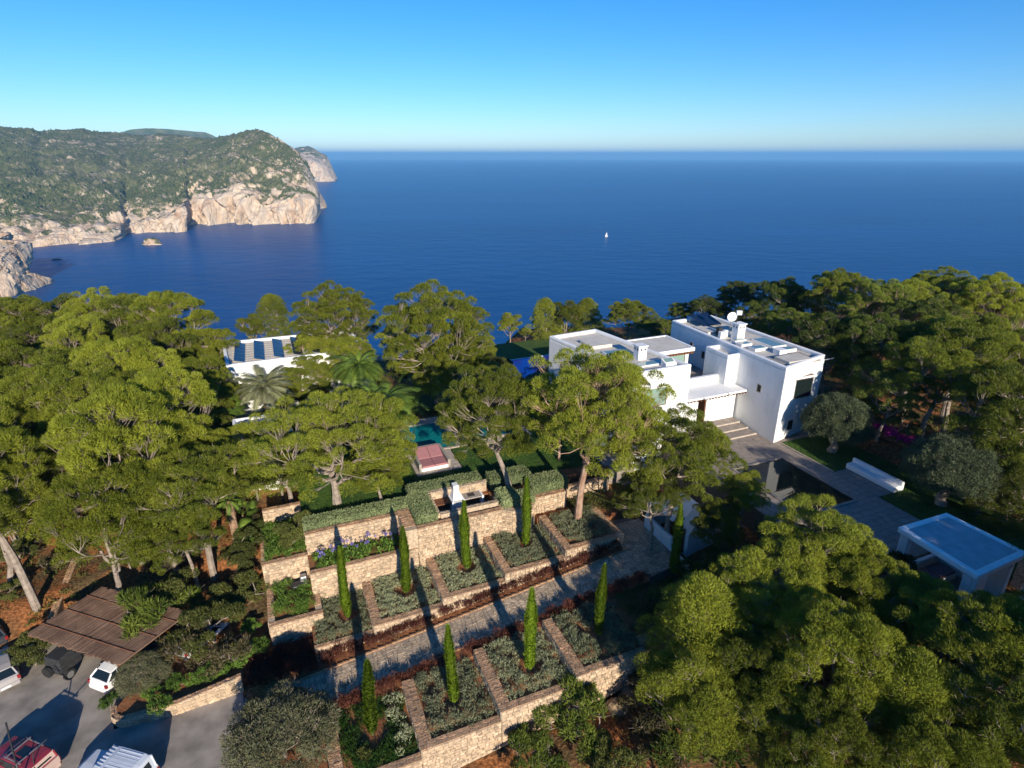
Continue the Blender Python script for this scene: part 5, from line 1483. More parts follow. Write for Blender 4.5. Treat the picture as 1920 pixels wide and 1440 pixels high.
def tufts(C, Rc, n_per, rg, ln=.30, wd=.12, flat=.65, up=.35, low=-.35, out=.75, dirbias=None):
    """leaf sprays round clump centres C (k,3) with radii Rc (k,): returns V (3N,3)"""
    k = len(C); N = int(n_per.sum()) if hasattr(n_per, 'sum') else k * n_per
    idx = np.repeat(np.arange(k), n_per)
    N = len(idx)
    d = rg.normal(size=(N, 3)); d /= np.linalg.norm(d, axis=1)[:, None]
    neg = (d[:, 2] < low) | ((d[:, 2] < 0) & (rg.rand(N) < .55))
    d[neg, 2] *= -1
    rad = Rc[idx] * (0.72 + 0.36 * rg.rand(N) ** .7)
    pos = C[idx] + d * rad[:, None] * np.array([1, 1, flat])
    t = rg.normal(size=(N, 3)); t /= np.linalg.norm(t, axis=1)[:, None]
    ax = d * out + t * .65 + np.array([0, 0, up])
    ax /= np.linalg.norm(ax, axis=1)[:, None]
    sd = np.cross(ax, rg.normal(size=(N, 3))); sd /= np.linalg.norm(sd, axis=1)[:, None] + 1e-9
    # turn the blade's broad side partly outward
    nrm = np.cross(ax, sd)
    dd = d * .8 + np.array([0, 0, .35])
    sd2 = np.cross(ax, dd); sd2 /= np.linalg.norm(sd2, axis=1)[:, None] + 1e-9
    sd = sd * .5 + sd2 * .75; sd /= np.linalg.norm(sd, axis=1)[:, None] + 1e-9
    L_ = ln * rg.uniform(.6, 1.35, N)[:, None]; W_ = wd * rg.uniform(.6, 1.3, N)[:, None]
    a = pos - sd * W_ * .5 - ax * L_ * .35; b = pos + sd * W_ * .5 - ax * L_ * .35
    c = pos + ax * L_ * .65 + sd * W_ * rg.uniform(-.3, .3, N)[:, None]
    V = np.stack([a, b, c], 1).reshape(-1, 3)
    return V

def tri_idx(V):
    return np.arange(len(V)).reshape(-1, 3)

def crown_clumps(rg, R, cz, hh, n, shape='dome', inner=.22, rc=(.7, 1.25), low=-.35, gap=None):
    """clump centres on a lumpy umbrella shell"""
    C = []; Rc = []
    seed = rg.rand() * 50
    if shape == 'dome':
        nl = max(6, int(n / 7.6)); per_l = int(.86 * n / nl)
        for i in range(nl):
            z = 1 - (1 - low) * (i + .5) / nl
            a = i * 2.39996 + rg.normal() * .25
            rr = math.sqrt(max(0, 1 - z * z))
            lr = R * rg.uniform(.25, .38)
            k = (R - lr * .8) / R * rg.uniform(.82, 1.12) if rg.rand() > inner * .6 else rg.uniform(.3, .6)
            lc = Vector((rr * math.cos(a) * R * k, rr * math.sin(a) * R * k, cz + z * hh * k * 1.05 + rg.normal() * .15))
            if gap and gap(lc): continue
            for j in range(per_l):
                zz = 1 - 1.15 * (j + .5) / per_l
                b = j * 2.39996 + rg.rand()
                q = math.sqrt(max(0, 1 - zz * zz))
                f_ = rg.uniform(.78, 1.05)
                # lobes stretch outward and up
                out_ = Vector((math.cos(a), math.sin(a), 0)) * lr * .15
                p = lc + out_ + Vector((q * math.cos(b) * lr, q * math.sin(b) * lr, zz * lr * .78)) * f_
                C.append(tuple(p)); Rc.append(rg.uniform(*rc) * .78)
        return np.array(C), np.array(Rc)
    for i in range(n):
        # fibonacci on the sphere part above low
        z = 1 - (1 - low) * (i + .5) / n
        a = i * 2.39996 + rg.normal() * .18
        rr = math.sqrt(max(0, 1 - z * z))
        d = Vector((rr * math.cos(a), rr * math.sin(a), z))
        lump = 1 + .42 * mnoise.noise(d * 1.6 + Vector((seed, 0, 0))) + .22 * mnoise.noise(d * 3.7 + Vector((0, seed, 0)))
        k = lump * (rg.uniform(.82, 1.04) if rg.rand() > inner else rg.uniform(.45, .8))
        if shape == 'dome':
            p = (d.x * R * k, d.y * R * k, cz + d.z * hh * k)
        elif shape == 'ball':
            p = (d.x * R * (.35 * k + .62), d.y * R * (.35 * k + .62), cz + d.z * hh * (.35 * k + .62))
        elif shape == 'cone':
            t = (z - low) / (1 - low)
            w = (1 - t) ** .75 * .95 + .12
            p = (math.cos(a) * R * w * k, math.sin(a) * R * w * k, cz - hh + 2 * hh * t)
        C.append(p); Rc.append(rg.uniform(*rc) * (1 if k > .8 else .85))
    return np.array(C), np.array(Rc)

def limb(mb, a, b, r0, r1, rg, sag=.12, n=4, segs=5):
    a, b = Vector(a), Vector(b)
    L_ = (b - a).length
    pts = []; rad = []
    off = Vector(rg.normal(size=3)) * L_ * sag * .5
    for i in range(n + 1):
        t = i / n
        p = a.lerp(b, t) + off * math.sin(math.pi * t) + Vector((0, 0, -L_ * sag * .8 * math.sin(math.pi * t)))
        if 0 < i < n: p += Vector(rg.normal(size=3)) * L_ * .025
        pts.append(tuple(p)); rad.append(r0 + (r1 - r0) * t)
    mb.tube(pts, rad, segs, cap=False)
    return pts

def tree_meshes(seed, R=4.5, cz=6.5, hh=2.8, n=105, shape='dome', per=500, rc=(.55, 1.0), ln=.22, wd=.048, flat=.70, low=-.30,
                leaf='pine', bark='bark', lean=(0, 0), fork=.42, trunk_r=.22, inner=.22, up=.35, nmain=6, twig=True, out=.75, gap=None):
    rg = np.random.RandomState(seed)
    C, Rc = crown_clumps(rg, R, cz, hh, n, shape, inner, rc, low, gap)
    C[:, 0] += lean[0]; C[:, 1] += lean[1]
    n_per = np.maximum(20, (per * Rc ** 2 / np.mean(Rc ** 2)).astype(int))
    V = tufts(C, Rc, n_per, rg, ln, wd, flat, up, -.45, out)
    crown = np_mesh('crown', V, tri_idx(V), M[leaf])
    mb = MB(); tw = MB()
    fz = cz - hh * .9 if shape == 'dome' else cz - hh
    fz = max(fz * fork / .42 * .9, 1.0)
    f = Vector((lean[0] * .6, lean[1] * .6, fz))
    base = [(0, 0, -1.0), (0, 0, 0)]
    pts = [(0, 0, -1.2), (lean[0] * .1, lean[1] * .1, fz * .25), (lean[0] * .3 + rg.normal() * .08, lean[1] * .3 + rg.normal() * .08, fz * .6), tuple(f)]
    mb.tube(pts, [trunk_r * 1.25, trunk_r * 1.05, trunk_r * .9, trunk_r * .8], 8, cap=False)
    top = Vector((lean[0], lean[1], cz + hh * (.35 if shape == 'dome' else .8)))
    ctr = limb(mb, tuple(f), tuple(top), trunk_r * .75, trunk_r * .22, rg, .05, 4, 6)
    mains = [[Vector(q) for q in ctr]]
    for i in range(nmain):
        a = 6.283 * (i + rg.rand() * .6) / nmain
        start = f.lerp(top, rg.uniform(0, .35))
        e = Vector((lean[0] + math.cos(a) * R * .62, lean[1] + math.sin(a) * R * .62, cz + hh * rg.uniform(-.25, .35)))
        p = limb(mb, tuple(start), tuple(e), trunk_r * .5, trunk_r * .18, rg, .12, 5, 5)
        mains.append([Vector(q) for q in p])
    allp = [q for m_ in mains for q in m_[1:]]
    for c in C:
        c_ = Vector(c)
        q = min(allp, key=lambda v: (v - c_).length + max(0, v.z - c_.z) * 1.2)
        limb(mb, tuple(q), tuple(c_), .042, .014, rg, .08, 3, 3)
        if twig:
            for _ in range(5):
                d = Vector(rg.normal(size=3)).normalized() * rg.uniform(.5, 1.0); d.z = abs(d.z) * .7
                limb(mb, tuple(q.lerp(c_, .6)), tuple(c_ + d * .9), .017, .006, rg, .05, 2, 3)
    trunk = mb.mesh('trunk', M[bark], smooth=False)
    return crown, trunk

def proto_mesh(*a, **k): return tree_meshes(*a, **k)
PINES = {
 'dome0': (tree_meshes(11, 4.6, 6.6, 3.1, n=165), 6.6, 4.6),
 'dome1': (tree_meshes(12, 4.4, 6.8, 3.0, n=150, lean=(.9, .2)), 6.8, 4.4),
 'dome2': (tree_meshes(13, 4.8, 6.4, 3.5, n=180, lean=(-.7, .4), leaf='pine'), 6.4, 4.8),
 'dome3': (tree_meshes(14, 4.3, 6.6, 3.3, n=150, leaf='pine_light', lean=(.2, -.6)), 6.6, 4.3),
 'flat0': (tree_meshes(15, 5.0, 6.8, 2.3, n=155, leaf='pine', lean=(.5, .5), fork=.5, low=-.1), 6.8, 5.0),
 'flat1': (tree_meshes(16, 4.8, 7.0, 2.4, n=145, leaf='pine_light', bark='bark_red', fork=.55, low=-.15), 7.0, 4.8),
 'tall0': (tree_meshes(17, 3.3, 5.6, 4.0, n=130, inner=.3, leaf='pine', rc=(.6, 1.0)), 5.6, 3.3),
 'tall1': (tree_meshes(18, 3.4, 5.2, 3.8, n=100, shape='cone', leaf='pine', rc=(.7, 1.1)), 5.2, 3.4),
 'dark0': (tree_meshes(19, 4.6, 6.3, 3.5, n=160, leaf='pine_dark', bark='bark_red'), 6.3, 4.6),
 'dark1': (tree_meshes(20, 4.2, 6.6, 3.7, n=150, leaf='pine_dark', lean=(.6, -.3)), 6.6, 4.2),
}
PINES['ov0'] = (tree_meshes(61, 3.7, 6.4, 4.4, n=190, low=-.75, inner=.3), 6.4, 3.7)
PINES['ov1'] = (tree_meshes(62, 3.5, 6.8, 4.6, n=180, low=-.7, inner=.3, leaf='pine_light', lean=(.4, .3)), 6.8, 3.5)
PINES['ov2'] = (tree_meshes(63, 4.0, 6.2, 3.9, n=190, low=-.7, inner=.3, lean=(-.4, 0)), 6.2, 4.0)
PINES['ovb'] = (tree_meshes(64, 4.6, 6.6, 5.2, n=260, low=-.8, inner=.25, leaf='pine_light'), 6.6, 4.6)
KINDS = {}
def tree(name, label, cat, meshes, loc, k, rz, group=None, kz=None):
    t = thing(name, label, cat, loc, rz, group)
    c = link(bpy.data.objects.new('crown', meshes[0])); c.parent = t
    q = link(bpy.data.objects.new('trunk', meshes[1])); q.parent = t
    t.scale = (k, k, kz or k)
    return t

def pine_at(base, kind, k, hc, label, rz=0.0):
    (meshes, cz, R) = PINES[kind]
    return tree('pine_tree', label, 'pine', meshes, base, k, rz, None, hc / cz)

def pine(px, py, kind, k=1.0, label=None, group=None, dz=0.0, rz=None, kz=None, name='pine_tree', g=None):
    (meshes, cz, R) = PINES[kind]
    hc = cz * (kz or k)
    z = 6 + hc
    for _ in range(25):
        X, Y, _z = P(px, py, z)
        z = z * .5 + .5 * (min((zg1(X, Y) if g is None else g) + hc + dz, CAM_H - 2))
    X, Y, _z = P(px, py, z)
    return tree(name, label, 'pine', meshes, (X, Y, z - hc), k, rnd.uniform(0, 6.28) if rz is None else rz, group, kz)

# ---- pines picked out one by one
PINES['wide'] = (tree_meshes(51, 6.4, 4.9, 3.7, n=340, low=-.72, rc=(.65, 1.1), gap=lambda p: p.y < -.5 and abs(p.x - .6) < 1.9 and p.z < 5.6, trunk_r=.36, fork=.5, inner=.15, nmain=9), 4.9, 6.4)
PINES['tallred'] = (tree_meshes(52, 5.3, 8.4, 4.6, n=310, low=-.8, rc=(.65, 1.1), trunk_r=.30, fork=.55, bark='bark_red', lean=(1.0, .1)), 8.6, 4.9)
PINES['lean'] = (tree_meshes(53, 4.4, 6.9, 4.0, n=240, low=-.75, rc=(.6, 1.05), trunk_r=.26, fork=.5, lean=(-1.9, .2)), 7.0, 4.2)
pine_at(P(632, 943, 5.5), 'wide', 1.0, 5.1, 'broad pine with open crown above the agapanthus wall, its forked trunk in a grass gap', 0)
pine(627, 612, 'ovb', 1.12, g=4.5, label='tall bright pine behind the guest house rising over the sea line'  )
pine(592, 665, 'flat1', .75, 'low bright pine hiding the right end of the guest house')
pine(812, 640, 'ovb', 1.30, 'largest pine at the back, spreading above the big dark palm', g=4.5)
pine(885, 672, 'ov0', .75, 'pine at the right shoulder of the largest back pine')
pine_at(G(17.0, 41.3, 5.4), 'lean', .92, 7.0, 'slender pine between daybed and villa with pale trunk in the hedge')
pine_at(G(21.5, 37.4, 3.9), 'tallred', .98, 9.9, 'big pine with reddish trunk in the topmost bed, hiding the villa corner')
pine(1050, 800, 'flat1', .55, 'lower left crown beside the big reddish pine', dz=1.2)
pine(1265, 865, 'dome2', .92, 'dark pine before the villa steps, crown over the plaza edge', dz=2.2)
pine(1230, 930, 'dome1', .62, 'small pine crown just left of the white gate walls', dz=1.5)
pine(1345, 985, 'ov0', .5, 'bushy pine top right of the arched gate wall', dz=.3)
pine(1395, 930, 'tall0', .5, 'small loose pine at the near corner of the reflecting pool', dz=1)
pine(1535, 1035, 'ov2', .85, 'front pine rising over the near end of the reflecting pool')
pine(1425, 1130, 'ov0', .85, 'pine filling the slope left of the pavilion, behind the spiky one')
pine(1625, 1130, 'ov1', .75, 'pine beside the left edge of the pavilion roof')
pine(1310, 1185, 'tall1', .95, 'pointed bright pine right of the lower cypress row')
pine(1715, 1180, 'ov2', .75, 'loose pine below the pavilion pillar')
pine(1570, 1240, 'ov1', .85, 'bright pine in the middle of the lower right wood')
pine(1425, 1270, 'ov0', .75, 'pine near the lower wall end at the centre right')
pine(1300, 1310, 'tall0', .85, 'greyish pine beside the shaded earth slope')
pine(1825, 1220, 'ov1', .85, 'pine at the foot of the brown rock under the pavilion')
pine(1700, 1330, 'tall1', .85, 'tall pointed pine near the bottom right')
pine(1470, 1400, 'ov2', .7, 'pine cut by the bottom edge right of the bare slope')
pine(1850, 1330, 'ov0', .9, 'pine in the bottom right corner')
pine(1590, 1410, 'ov1', .65, 'low pine on the bottom edge in the right hand wood')
pine(1760, 1440, 'ov1', .7, 'bright pine crown cut by the bottom edge near the right corner')
pine(1930, 1440, 'dome2', .8, 'pine crown in the very bottom right corner of the frame')
pine(1930, 1250, 'flat1', .7, 'pine at the right edge below the brown rocks')
# far side towards the sea
pine(512, 598, 'tall1', .95, g=3.5, label='small pointed pine behind the solar roof, against the sea')
pine(470, 618, 'tall0', .6, g=4, label='lowest small pine left behind the solar roof')
pine(957, 612, 'tall0', .55, g=4, label='thin lone pine on the cliff edge left of the villa')
pine(1022, 598, 'tall1', .8, g=4, label='left pine of the cluster behind the left wing')
pine(1062, 598, 'tall0', .75, g=4, label='middle pine of the cluster behind the left wing')
pine(1100, 598, 'tall1', .8, g=4, label='right pine of the cluster behind the left wing')
pine(985, 626, 'dome1', .28, 'low shrubby pine behind the blue infinity pool')
pine(1180, 600, 'dome0', .8, g=4.5, label='round pine half in shade between the two villa wings')
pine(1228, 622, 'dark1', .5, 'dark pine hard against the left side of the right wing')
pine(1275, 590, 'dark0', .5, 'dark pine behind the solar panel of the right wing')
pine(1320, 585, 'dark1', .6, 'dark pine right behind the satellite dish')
# dark wood to the right of the villa
ORD = ['leftmost', 'second', 'third', 'fourth', 'fifth', 'sixth', 'seventh', 'eighth', 'ninth', 'tenth']
def rows(tab, where, group):
    for rowname, row in tab:
        for i, (px, py, kd, k) in enumerate(sorted(row)):
            o_ = ORD[i] if i == 0 else ORD[i] + ' from left'
            pine(px, py, kd, k, 'pine in the %s, %s, %s' % (where, rowname, o_), group, kz=k * rnd.uniform(.9, 1.25))
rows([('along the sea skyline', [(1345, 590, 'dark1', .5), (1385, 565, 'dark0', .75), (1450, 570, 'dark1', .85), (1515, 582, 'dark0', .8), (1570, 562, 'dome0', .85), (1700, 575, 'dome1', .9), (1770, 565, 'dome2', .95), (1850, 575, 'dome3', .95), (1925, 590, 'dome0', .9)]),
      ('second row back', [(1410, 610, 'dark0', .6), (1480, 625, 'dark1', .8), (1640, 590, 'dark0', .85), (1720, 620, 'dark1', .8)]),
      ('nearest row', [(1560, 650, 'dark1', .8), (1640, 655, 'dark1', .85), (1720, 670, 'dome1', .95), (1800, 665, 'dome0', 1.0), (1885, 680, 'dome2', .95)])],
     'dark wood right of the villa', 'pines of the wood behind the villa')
pine(1665, 735, 'dark1', .75, 'dark pine just behind the bougainvillea, shading the grass beside the villa')
pine(1618, 715, 'dark0', .6, 'small dark pine at the edge of the grass patch beside the villa')
pine_at(P(1722, 828, 8.6), 'dome1', 1.0, 6.6, 'bright pine with short reddish trunk just behind the bougainvillea wall')
pine_at(P(1768, 812, 8.6), 'ov2', 1.0, 6.4, 'wide pine with bare branches above the bougainvillea wall')
pine_at(P(1845, 868, 8.7), 'flat0', .8, 5.6, 'layered pine behind the far end of the red wall')
pine(1890, 790, 'ov0', 1.0, 'pine at the right edge level with the villa')
pine(1600, 690, 'tall0', .7, 'sparse shaded pine just right of the villa corner')
pine(1905, 930, 'tall1', .62, 'small pine at the right edge above the short sunlit wall')
# the wood on the left: those at its rim and front can be told apart
pine(-35, 612, 'ov1', 1.0, g=5.5, label='bright pine top cut by the left edge on the skyline of the left wood')
pine(38, 614, 'ov0', 1.0, g=5.5, label= 'pine at the upper left corner of the left wood')
pine(188, 608, 'ovb', .95, g=5.5, label= 'tallest round pine on the skyline of the left wood')
pine(338, 614, 'ov1', 1.15, g=5.5, label= 'rightmost skyline pine of the left wood', kz=1.1)
pine(264, 616, 'ov0', 1.1, g=5.5, label= 'skyline pine between the two tallest of the left wood')
pine(110, 612, 'ov2', 1.0, g=5.5, label= 'skyline pine left of the tallest one in the left wood')
pine(392, 668, 'ov1', .8, 'slim pine left of the solar roof')
pine(425, 745, 'dome1', .6, 'small pine over the fan palm by the grey palm')
PINES['bare'] = (tree_meshes(54, 3.7, 8.6, 2.6, n=110, low=-.4, rc=(.55, 1.0), trunk_r=.27, fork=.62, lean=(-2.4, .4)), 8.6, 3.7)
PINES['straight'] = (tree_meshes(55, 4.3, 8.2, 2.8, n=140, low=-.35, rc=(.55, 1.0), trunk_r=.24, fork=.62, lean=(-.2, .2)), 8.2, 4.3)
pine_at(P(77, 1152, .8), 'bare', 1.0, 8.6, 'leaning pine at the left edge above the carport, bare trunk showing')
pine(180, 985, 'ov1', 1.0, 'bright pine behind the reed carport', dz=.8)
pine(305, 960, 'ov2', .95, 'pine with bent bare branches in the lower left wood')
pine_at(P(404, 1092, 1.2), 'straight', 1.0, 8.0, 'pine with pale straight trunk beside the palm trunk')
pine(350, 1010, 'flat0', .62, 'low pine between the bare branches and the palm trunk', dz=.4)
pine(120, 885, 'ov0', 1.0, 'pine right of the leaning one at the left edge')
rows([('second row behind skyline', [(-40, 640, 'ov0', 1.12), (30, 650, 'ov0', 0.90), (75, 665, 'ov2', 1.01), (145, 670, 'ov0', 0.95), (225, 660, 'dark0', .8), (300, 665, 'ov0', 1.01), (350, 675, 'dark0', .7)]),
      ('third row behind skyline', [(-30, 720, 'ov1', 1.12), (50, 725, 'ov0', 1.12), (130, 735, 'ov2', 1.12), (215, 730, 'ov1', 1.06), (290, 735, 'ov1', 1.01), (370, 740, 'ov1', 0.78)]),
      ('middle row', [(0, 790, 'ov2', 1.12), (85, 790, 'ov1', 1.12), (165, 795, 'ov0', 1.06), (250, 790, 'ov2', 1.12), (335, 800, 'ov1', 1.01), (385, 810, 'ov0', 0.62)]),
      ('row above the carport clearing', [(-20, 850, 'ov0', 1.01), (60, 850, 'ov2', 0.90), (215, 865, 'ov1', 1.12), (290, 875, 'ov0', 1.01), (350, 860, 'ov2', 0.84), (230, 925, 'ov1', 0.84)]),
      ('lowest row at the left edge', [(-40, 930, 'ov1', 1.01), (15, 985, 'tall0', .6)])],
     'wood on the left', 'pines of the left wood')
pine_at(P(545, 930, 5.2), 'ov2', .78, 3.4, 'low pine left of the wide forked one above the wall corner')
pine_at(P(715, 940, 5.4), 'ov2', .62, 3.0, 'small low pine between the wide forked one and the hedge corner')
pine_at(P(470, 905, 4.2), 'ov1', .62, 3.6, 'pine before the white store wall behind the palm trunk')
pine_at(P(555, 745, 5.0), 'dark0', .6, 3.2, 'dark pine between the grey palm and the green one')
pine_at(P(592, 770, 5.0), 'ov2', .78, 3.9, 'rounded pine hiding the middle of the guest house wall')
pine(665, 685, 'ov1', .75, 'bright pine crown before the right end of the guest house', g=5.0)
# trees outside the picture whose shade falls into it
for X, Y, k in [G(36.6, 8)[:2] + (1.2,), G(40.0, 8)[:2] + (1.2,), G(43, 10)[:2] + (.8,), G(46.5, 8)[:2] + (.85,), G(54, 9)[:2] + (1.1,), G(60, 8)[:2] + (1.2,), G(-45, 30)[:2] + (1.0,), G(-44, 42)[:2] + (1.0,)]:
    z = zg1(X, Y)
    tree('pine_tree', 'pine standing outside the frame towards the sun', 'pine', PINES[rnd.choice(['dome0', 'dome2', 'dark0'])][0], (X, Y, z - .3), k, rnd.uniform(0, 6), 'pines outside the frame')

# ---- shrubs
SH = {
 'mastic': tree_meshes(31, 1.7, 1.25, 1.1, n=40, per=300, rc=(.36, .6), ln=.15, wd=.065, flat=.8, leaf='mastic', trunk_r=.08, fork=.3, low=-.5, twig=False),
 'olive_shrub': tree_meshes(32, 2.3, 1.5, 1.6, n=120, shape='ball', per=330, rc=(.40, .65), ln=.14, wd=.045, flat=.85, leaf='greyshrub', trunk_r=.1, low=-.6, up=.2),
 'scrub': tree_meshes(33, 1.5, .9, .8, n=26, per=120, rc=(.4, .65), ln=.22, wd=.07, flat=.8, leaf='scrub', trunk_r=.06, low=-.5),
 'green': tree_meshes(34, 1.0, .6, .55, n=16, per=120, rc=(.35, .5), ln=.22, wd=.09, flat=.8, leaf='bright', trunk_r=.04, low=-.5, twig=False),
 'spiky': tree_meshes(35, 1.9, 1.4, 1.3, n=38, per=200, rc=(.4, .7), ln=.30, wd=.07, flat=.9, leaf='pine_dark', trunk_r=.09, low=-.5),
}
def shrub(px, py, kind, k, label, group=None, z0=None, cat='shrub', name='shrub'):
    z = .5
    hz = {'mastic': 1.0, 'olive_shrub': 1.3, 'scrub': .7, 'green': .5, 'spiky': 1.1}[kind] * k
    for _ in range(20):
        X, Y, _z = P(px, py, z)
        z = z * .5 + .5 * ((zg1(X, Y) if z0 is None else z0) + hz)
    X, Y, _z = P(px, py, z)
    return tree(name, label, cat, SH[kind], (X, Y, z - hz), k, rnd.uniform(0, 6.28), group)
shrub(528, 1385, 'olive_shrub', 1.15, 'large round grey green shrub at the bottom beside the car park', z0=.1, cat='shrub')
shrub(268, 1265, 'olive_shrub', .62, 'grey green shrub on the tip of the car park island', z0=.5)
shrub(285, 1150, 'spiky', 1.35, 'bright needle shrub overhanging the right edge of the carport roof', z0=.6)
shrub(330, 1120, 'mastic', 1.2, 'rounded shrub behind the one overhanging the carport', z0=.8)
shrub(395, 1180, 'mastic', 1.35, 'brownish green shrub above the island flower edge', z0=.5)
shrub(345, 1215, 'scrub', 1.2, 'thin scrub on the island above the low wall', z0=.5)
shrub(450, 1120, 'mastic', 1.15, 'olive toned shrub against the left end wall', z0=.6)
shrub(430, 1230, 'scrub', 1.0, 'sparse brown shrub at the right end of the island', z0=.5)
shrub(60, 1225, 'mastic', .85, 'shrub at the car park edge between silver car and jeep', z0=.2)
shrub(1085, 1350, 'spiky', 1.15, 'dark spiky shrub before the middle of the lower wall')
shrub(1000, 1425, 'spiky', .85, 'low shrub at the bottom edge under the lower wall')
shrub(1215, 1345, 'scrub', 1.1, 'dry shrub right of the pale boulders')
shrub(700, 1440, 'mastic', .8, 'bright shrub cut by the bottom edge in the lowest bed')
shrub(760, 1445, 'mastic', .6, 'small shrub cut by the bottom edge at the lowest bed corner')
shrub(1150, 1440, 'mastic', 1.0, 'shrub at the bottom edge before the shaded bank')
shrub(1235, 1440, 'scrub', 1.0, 'brown scrub at the bottom edge left of the right hand wood')
shrub(205, 1318, 'green', .6, 'small bright green plant behind the white hatchback', z0=.1)
shrub(478, 905, 'mastic', 1.3, 'big bush against the white store wall, left one', z0=4.2)
shrub(525, 900, 'mastic', 1.2, 'big bush against the white store wall, right one', z0=4.6)
shrub(560, 1000, 'mastic', 1.0, 'leafy bush filling the grassy corner bed', z0=3.6)
for px, py in [(330, 1285), (360, 1278), (390, 1268), (415, 1258), (440, 1215), (300, 1325), (285, 1300), (470, 1180), (455, 1240), (485, 1215)]:
    shrub(px, py, 'green', rnd.uniform(.5, .8), 'small green clump planted along the island wall', 'green clumps on the island', z0=.5, cat='plant', name='plant')
for px, py in [(30, 1040), (80, 1010), (20, 1110), (100, 1060), (240, 1050), (330, 1060), (450, 1050), (470, 1010), (440, 1090), (500, 985)]:
    shrub(px, py, rnd.choice(['mastic', 'scrub']), rnd.uniform(.6, .9), 'dull green undergrowth bush on the red earth below the left pines', 'undergrowth bushes under the left pines', cat='bush', name='bush')
for px, py in [(1230, 1290), (1290, 1380), (1360, 1360), (1380, 1150), (1220, 1180), (1260, 1140), (1340, 1090), (1380, 1050), (1450, 1010), (1500, 1080), (1660, 1080), (1640, 1050), (1760, 1240), (1660, 1240), (1550, 1330), (1430, 1330), (1780, 1380)]:
    shrub(px, py, rnd.choice(['mastic', 'spiky', 'scrub']), rnd.uniform(.9, 1.4), 'shaded bush between the pines of the lower right slope', 'bushes of the lower right slope', cat='bush', name='bush')
for px, py in [(1600, 760), (1640, 775), (1690, 800), (1760, 850), (1820, 890), (1870, 900), (1900, 870), (1590, 720), (1850, 860), (1800, 870)]:
    shrub(px, py, rnd.choice(['mastic', 'green']), rnd.uniform(1.0, 1.5), 'dark leafy bush above the red rubble wall', 'bushes above the red wall', z0=8.4, cat='bush', name='bush')
for px, py in [(380, 700), (450, 750), (560, 735), (585, 715), (610, 712), (640, 720), (620, 700), (700, 720), (760, 700), (930, 690), (660, 740), (540, 760), (480, 810), (420, 830)]:
    shrub(px, py, 'mastic', rnd.uniform(1.0, 1.5), 'green bush among the palms behind the pool', 'bushes among the palms', z0=5.0, cat='bush', name='bush')

# clipped olive trees
OL = tree_meshes(41, 2.75, 3.3, 2.2, n=190, shape='ball', per=420, rc=(.5, .72), ln=.13, wd=.05, flat=.9, leaf='olive', bark='olive_bark', trunk_r=.42, fork=.35, low=-.6, inner=.05, twig=False, out=.9)
tree('olive_tree', 'clipped round olive tree on the lawn hard by the villa corner', 'olive tree', OL, G(46.6, 34.2, PZ), .95, .3)
tree('olive_tree', 'clipped round olive tree with gnarled trunk nearer the pavilion', 'olive tree', OL, G(47.0, 24.3, PZ), 1.0, 2.2)
def gnarl(loc, seed):
    pass

# ---- cypresses
def cypress_meshes(seed, H=5.6, Rm=.32):
    rg = np.random.RandomState(seed)
    N = 4600
    t = rg.rand(N) ** .85
    prof = Rm * np.minimum(1, (1 - t) * 2.6) ** .8 * (0.86 + .14 * np.sin(t * 9 + seed)) * np.minimum(1, .7 + t * 2)
    a = rg.rand(N) * 6.283
    rr = prof * (.78 + .3 * rg.rand(N))
    bend = .05 * np.sin(t * 5 + seed)
    pos = np.stack([rr * np.cos(a) + bend, rr * np.sin(a), .12 + t * H], 1)
    d = np.stack([np.cos(a) * .55, np.sin(a) * .55, np.full(N, 1.0)], 1) + rg.normal(size=(N, 3)) * .22
    d /= np.linalg.norm(d, axis=1)[:, None]
    sd = np.stack([-np.sin(a), np.cos(a), np.zeros(N)], 1) + rg.normal(size=(N, 3)) * .25
    L_ = rg.uniform(.14, .30, N)[:, None]; W_ = rg.uniform(.07, .13, N)[:, None]
    V = np.stack([pos - sd * W_ * .5, pos + sd * W_ * .5, pos + d * L_], 1).reshape(-1, 3)
    crown = np_mesh('crown', V, tri_idx(V), M['cypress'])
    mb = MB().tube([(0, 0, -.3), (0, 0, H * .5), (0, 0, H * .93)], [.07, .05 + Rm * .45, .03], 7)
    return crown, mb.mesh('trunk', M['hedge_body'])
CY = [cypress_meshes(i) for i in range(4)]
cyl = ['cypress in the lowest bed of the upper row, nearest the square green bed', 'second cypress of the upper row, before the agapanthus wall', 'cypress of the upper row in front of the white barbecue', 'rightmost cypress of the upper row, by the curved wall end',
       'lowest cypress below the path, its foot in deep shade', 'second cypress below the path, in the fully sunlit bed', 'third cypress below the path, overlapping the stone path', 'highest cypress below the path, mostly in shade']
for k, (s, r, z, h) in enumerate([(2.0, 36.4, 1.25, 6.0), (6.5, 36.5, 1.95, 5.8), (11.3, 36.55, 2.65, 6.1), (16.38, 36.65, 3.35, 6.1), (2.05, 26.9, .5, 5.7), (7.05, 26.5, 1.25, 5.9), (12.15, 26.4, 2.0, 6.2), (17.3, 26.5, 2.75, 5.8)]):
    t = tree('cypress_tree', cyl[k], 'cypress', CY[k % 4], G(s, r, z), h / 5.6, rnd.uniform(0, 6), 'slim cypresses in the terrace beds')
    t.rotation_euler = (rnd.uniform(-.03, .03), rnd.uniform(-.03, .03), rnd.uniform(0, 6))
    t.scale = (1.0 * rnd.uniform(.85, 1.15), 1.0 * rnd.uniform(.9, 1.1), h / 5.75)
tree('cypress_tree', 'very dark cypress in the shade left of the white gate walls', 'cypress', CY[1], G(25.6, 29.5, 3.0), 1.0, 1.0, 'slim cypresses in the terrace beds').scale = (1.0, 1.0, 1.05)

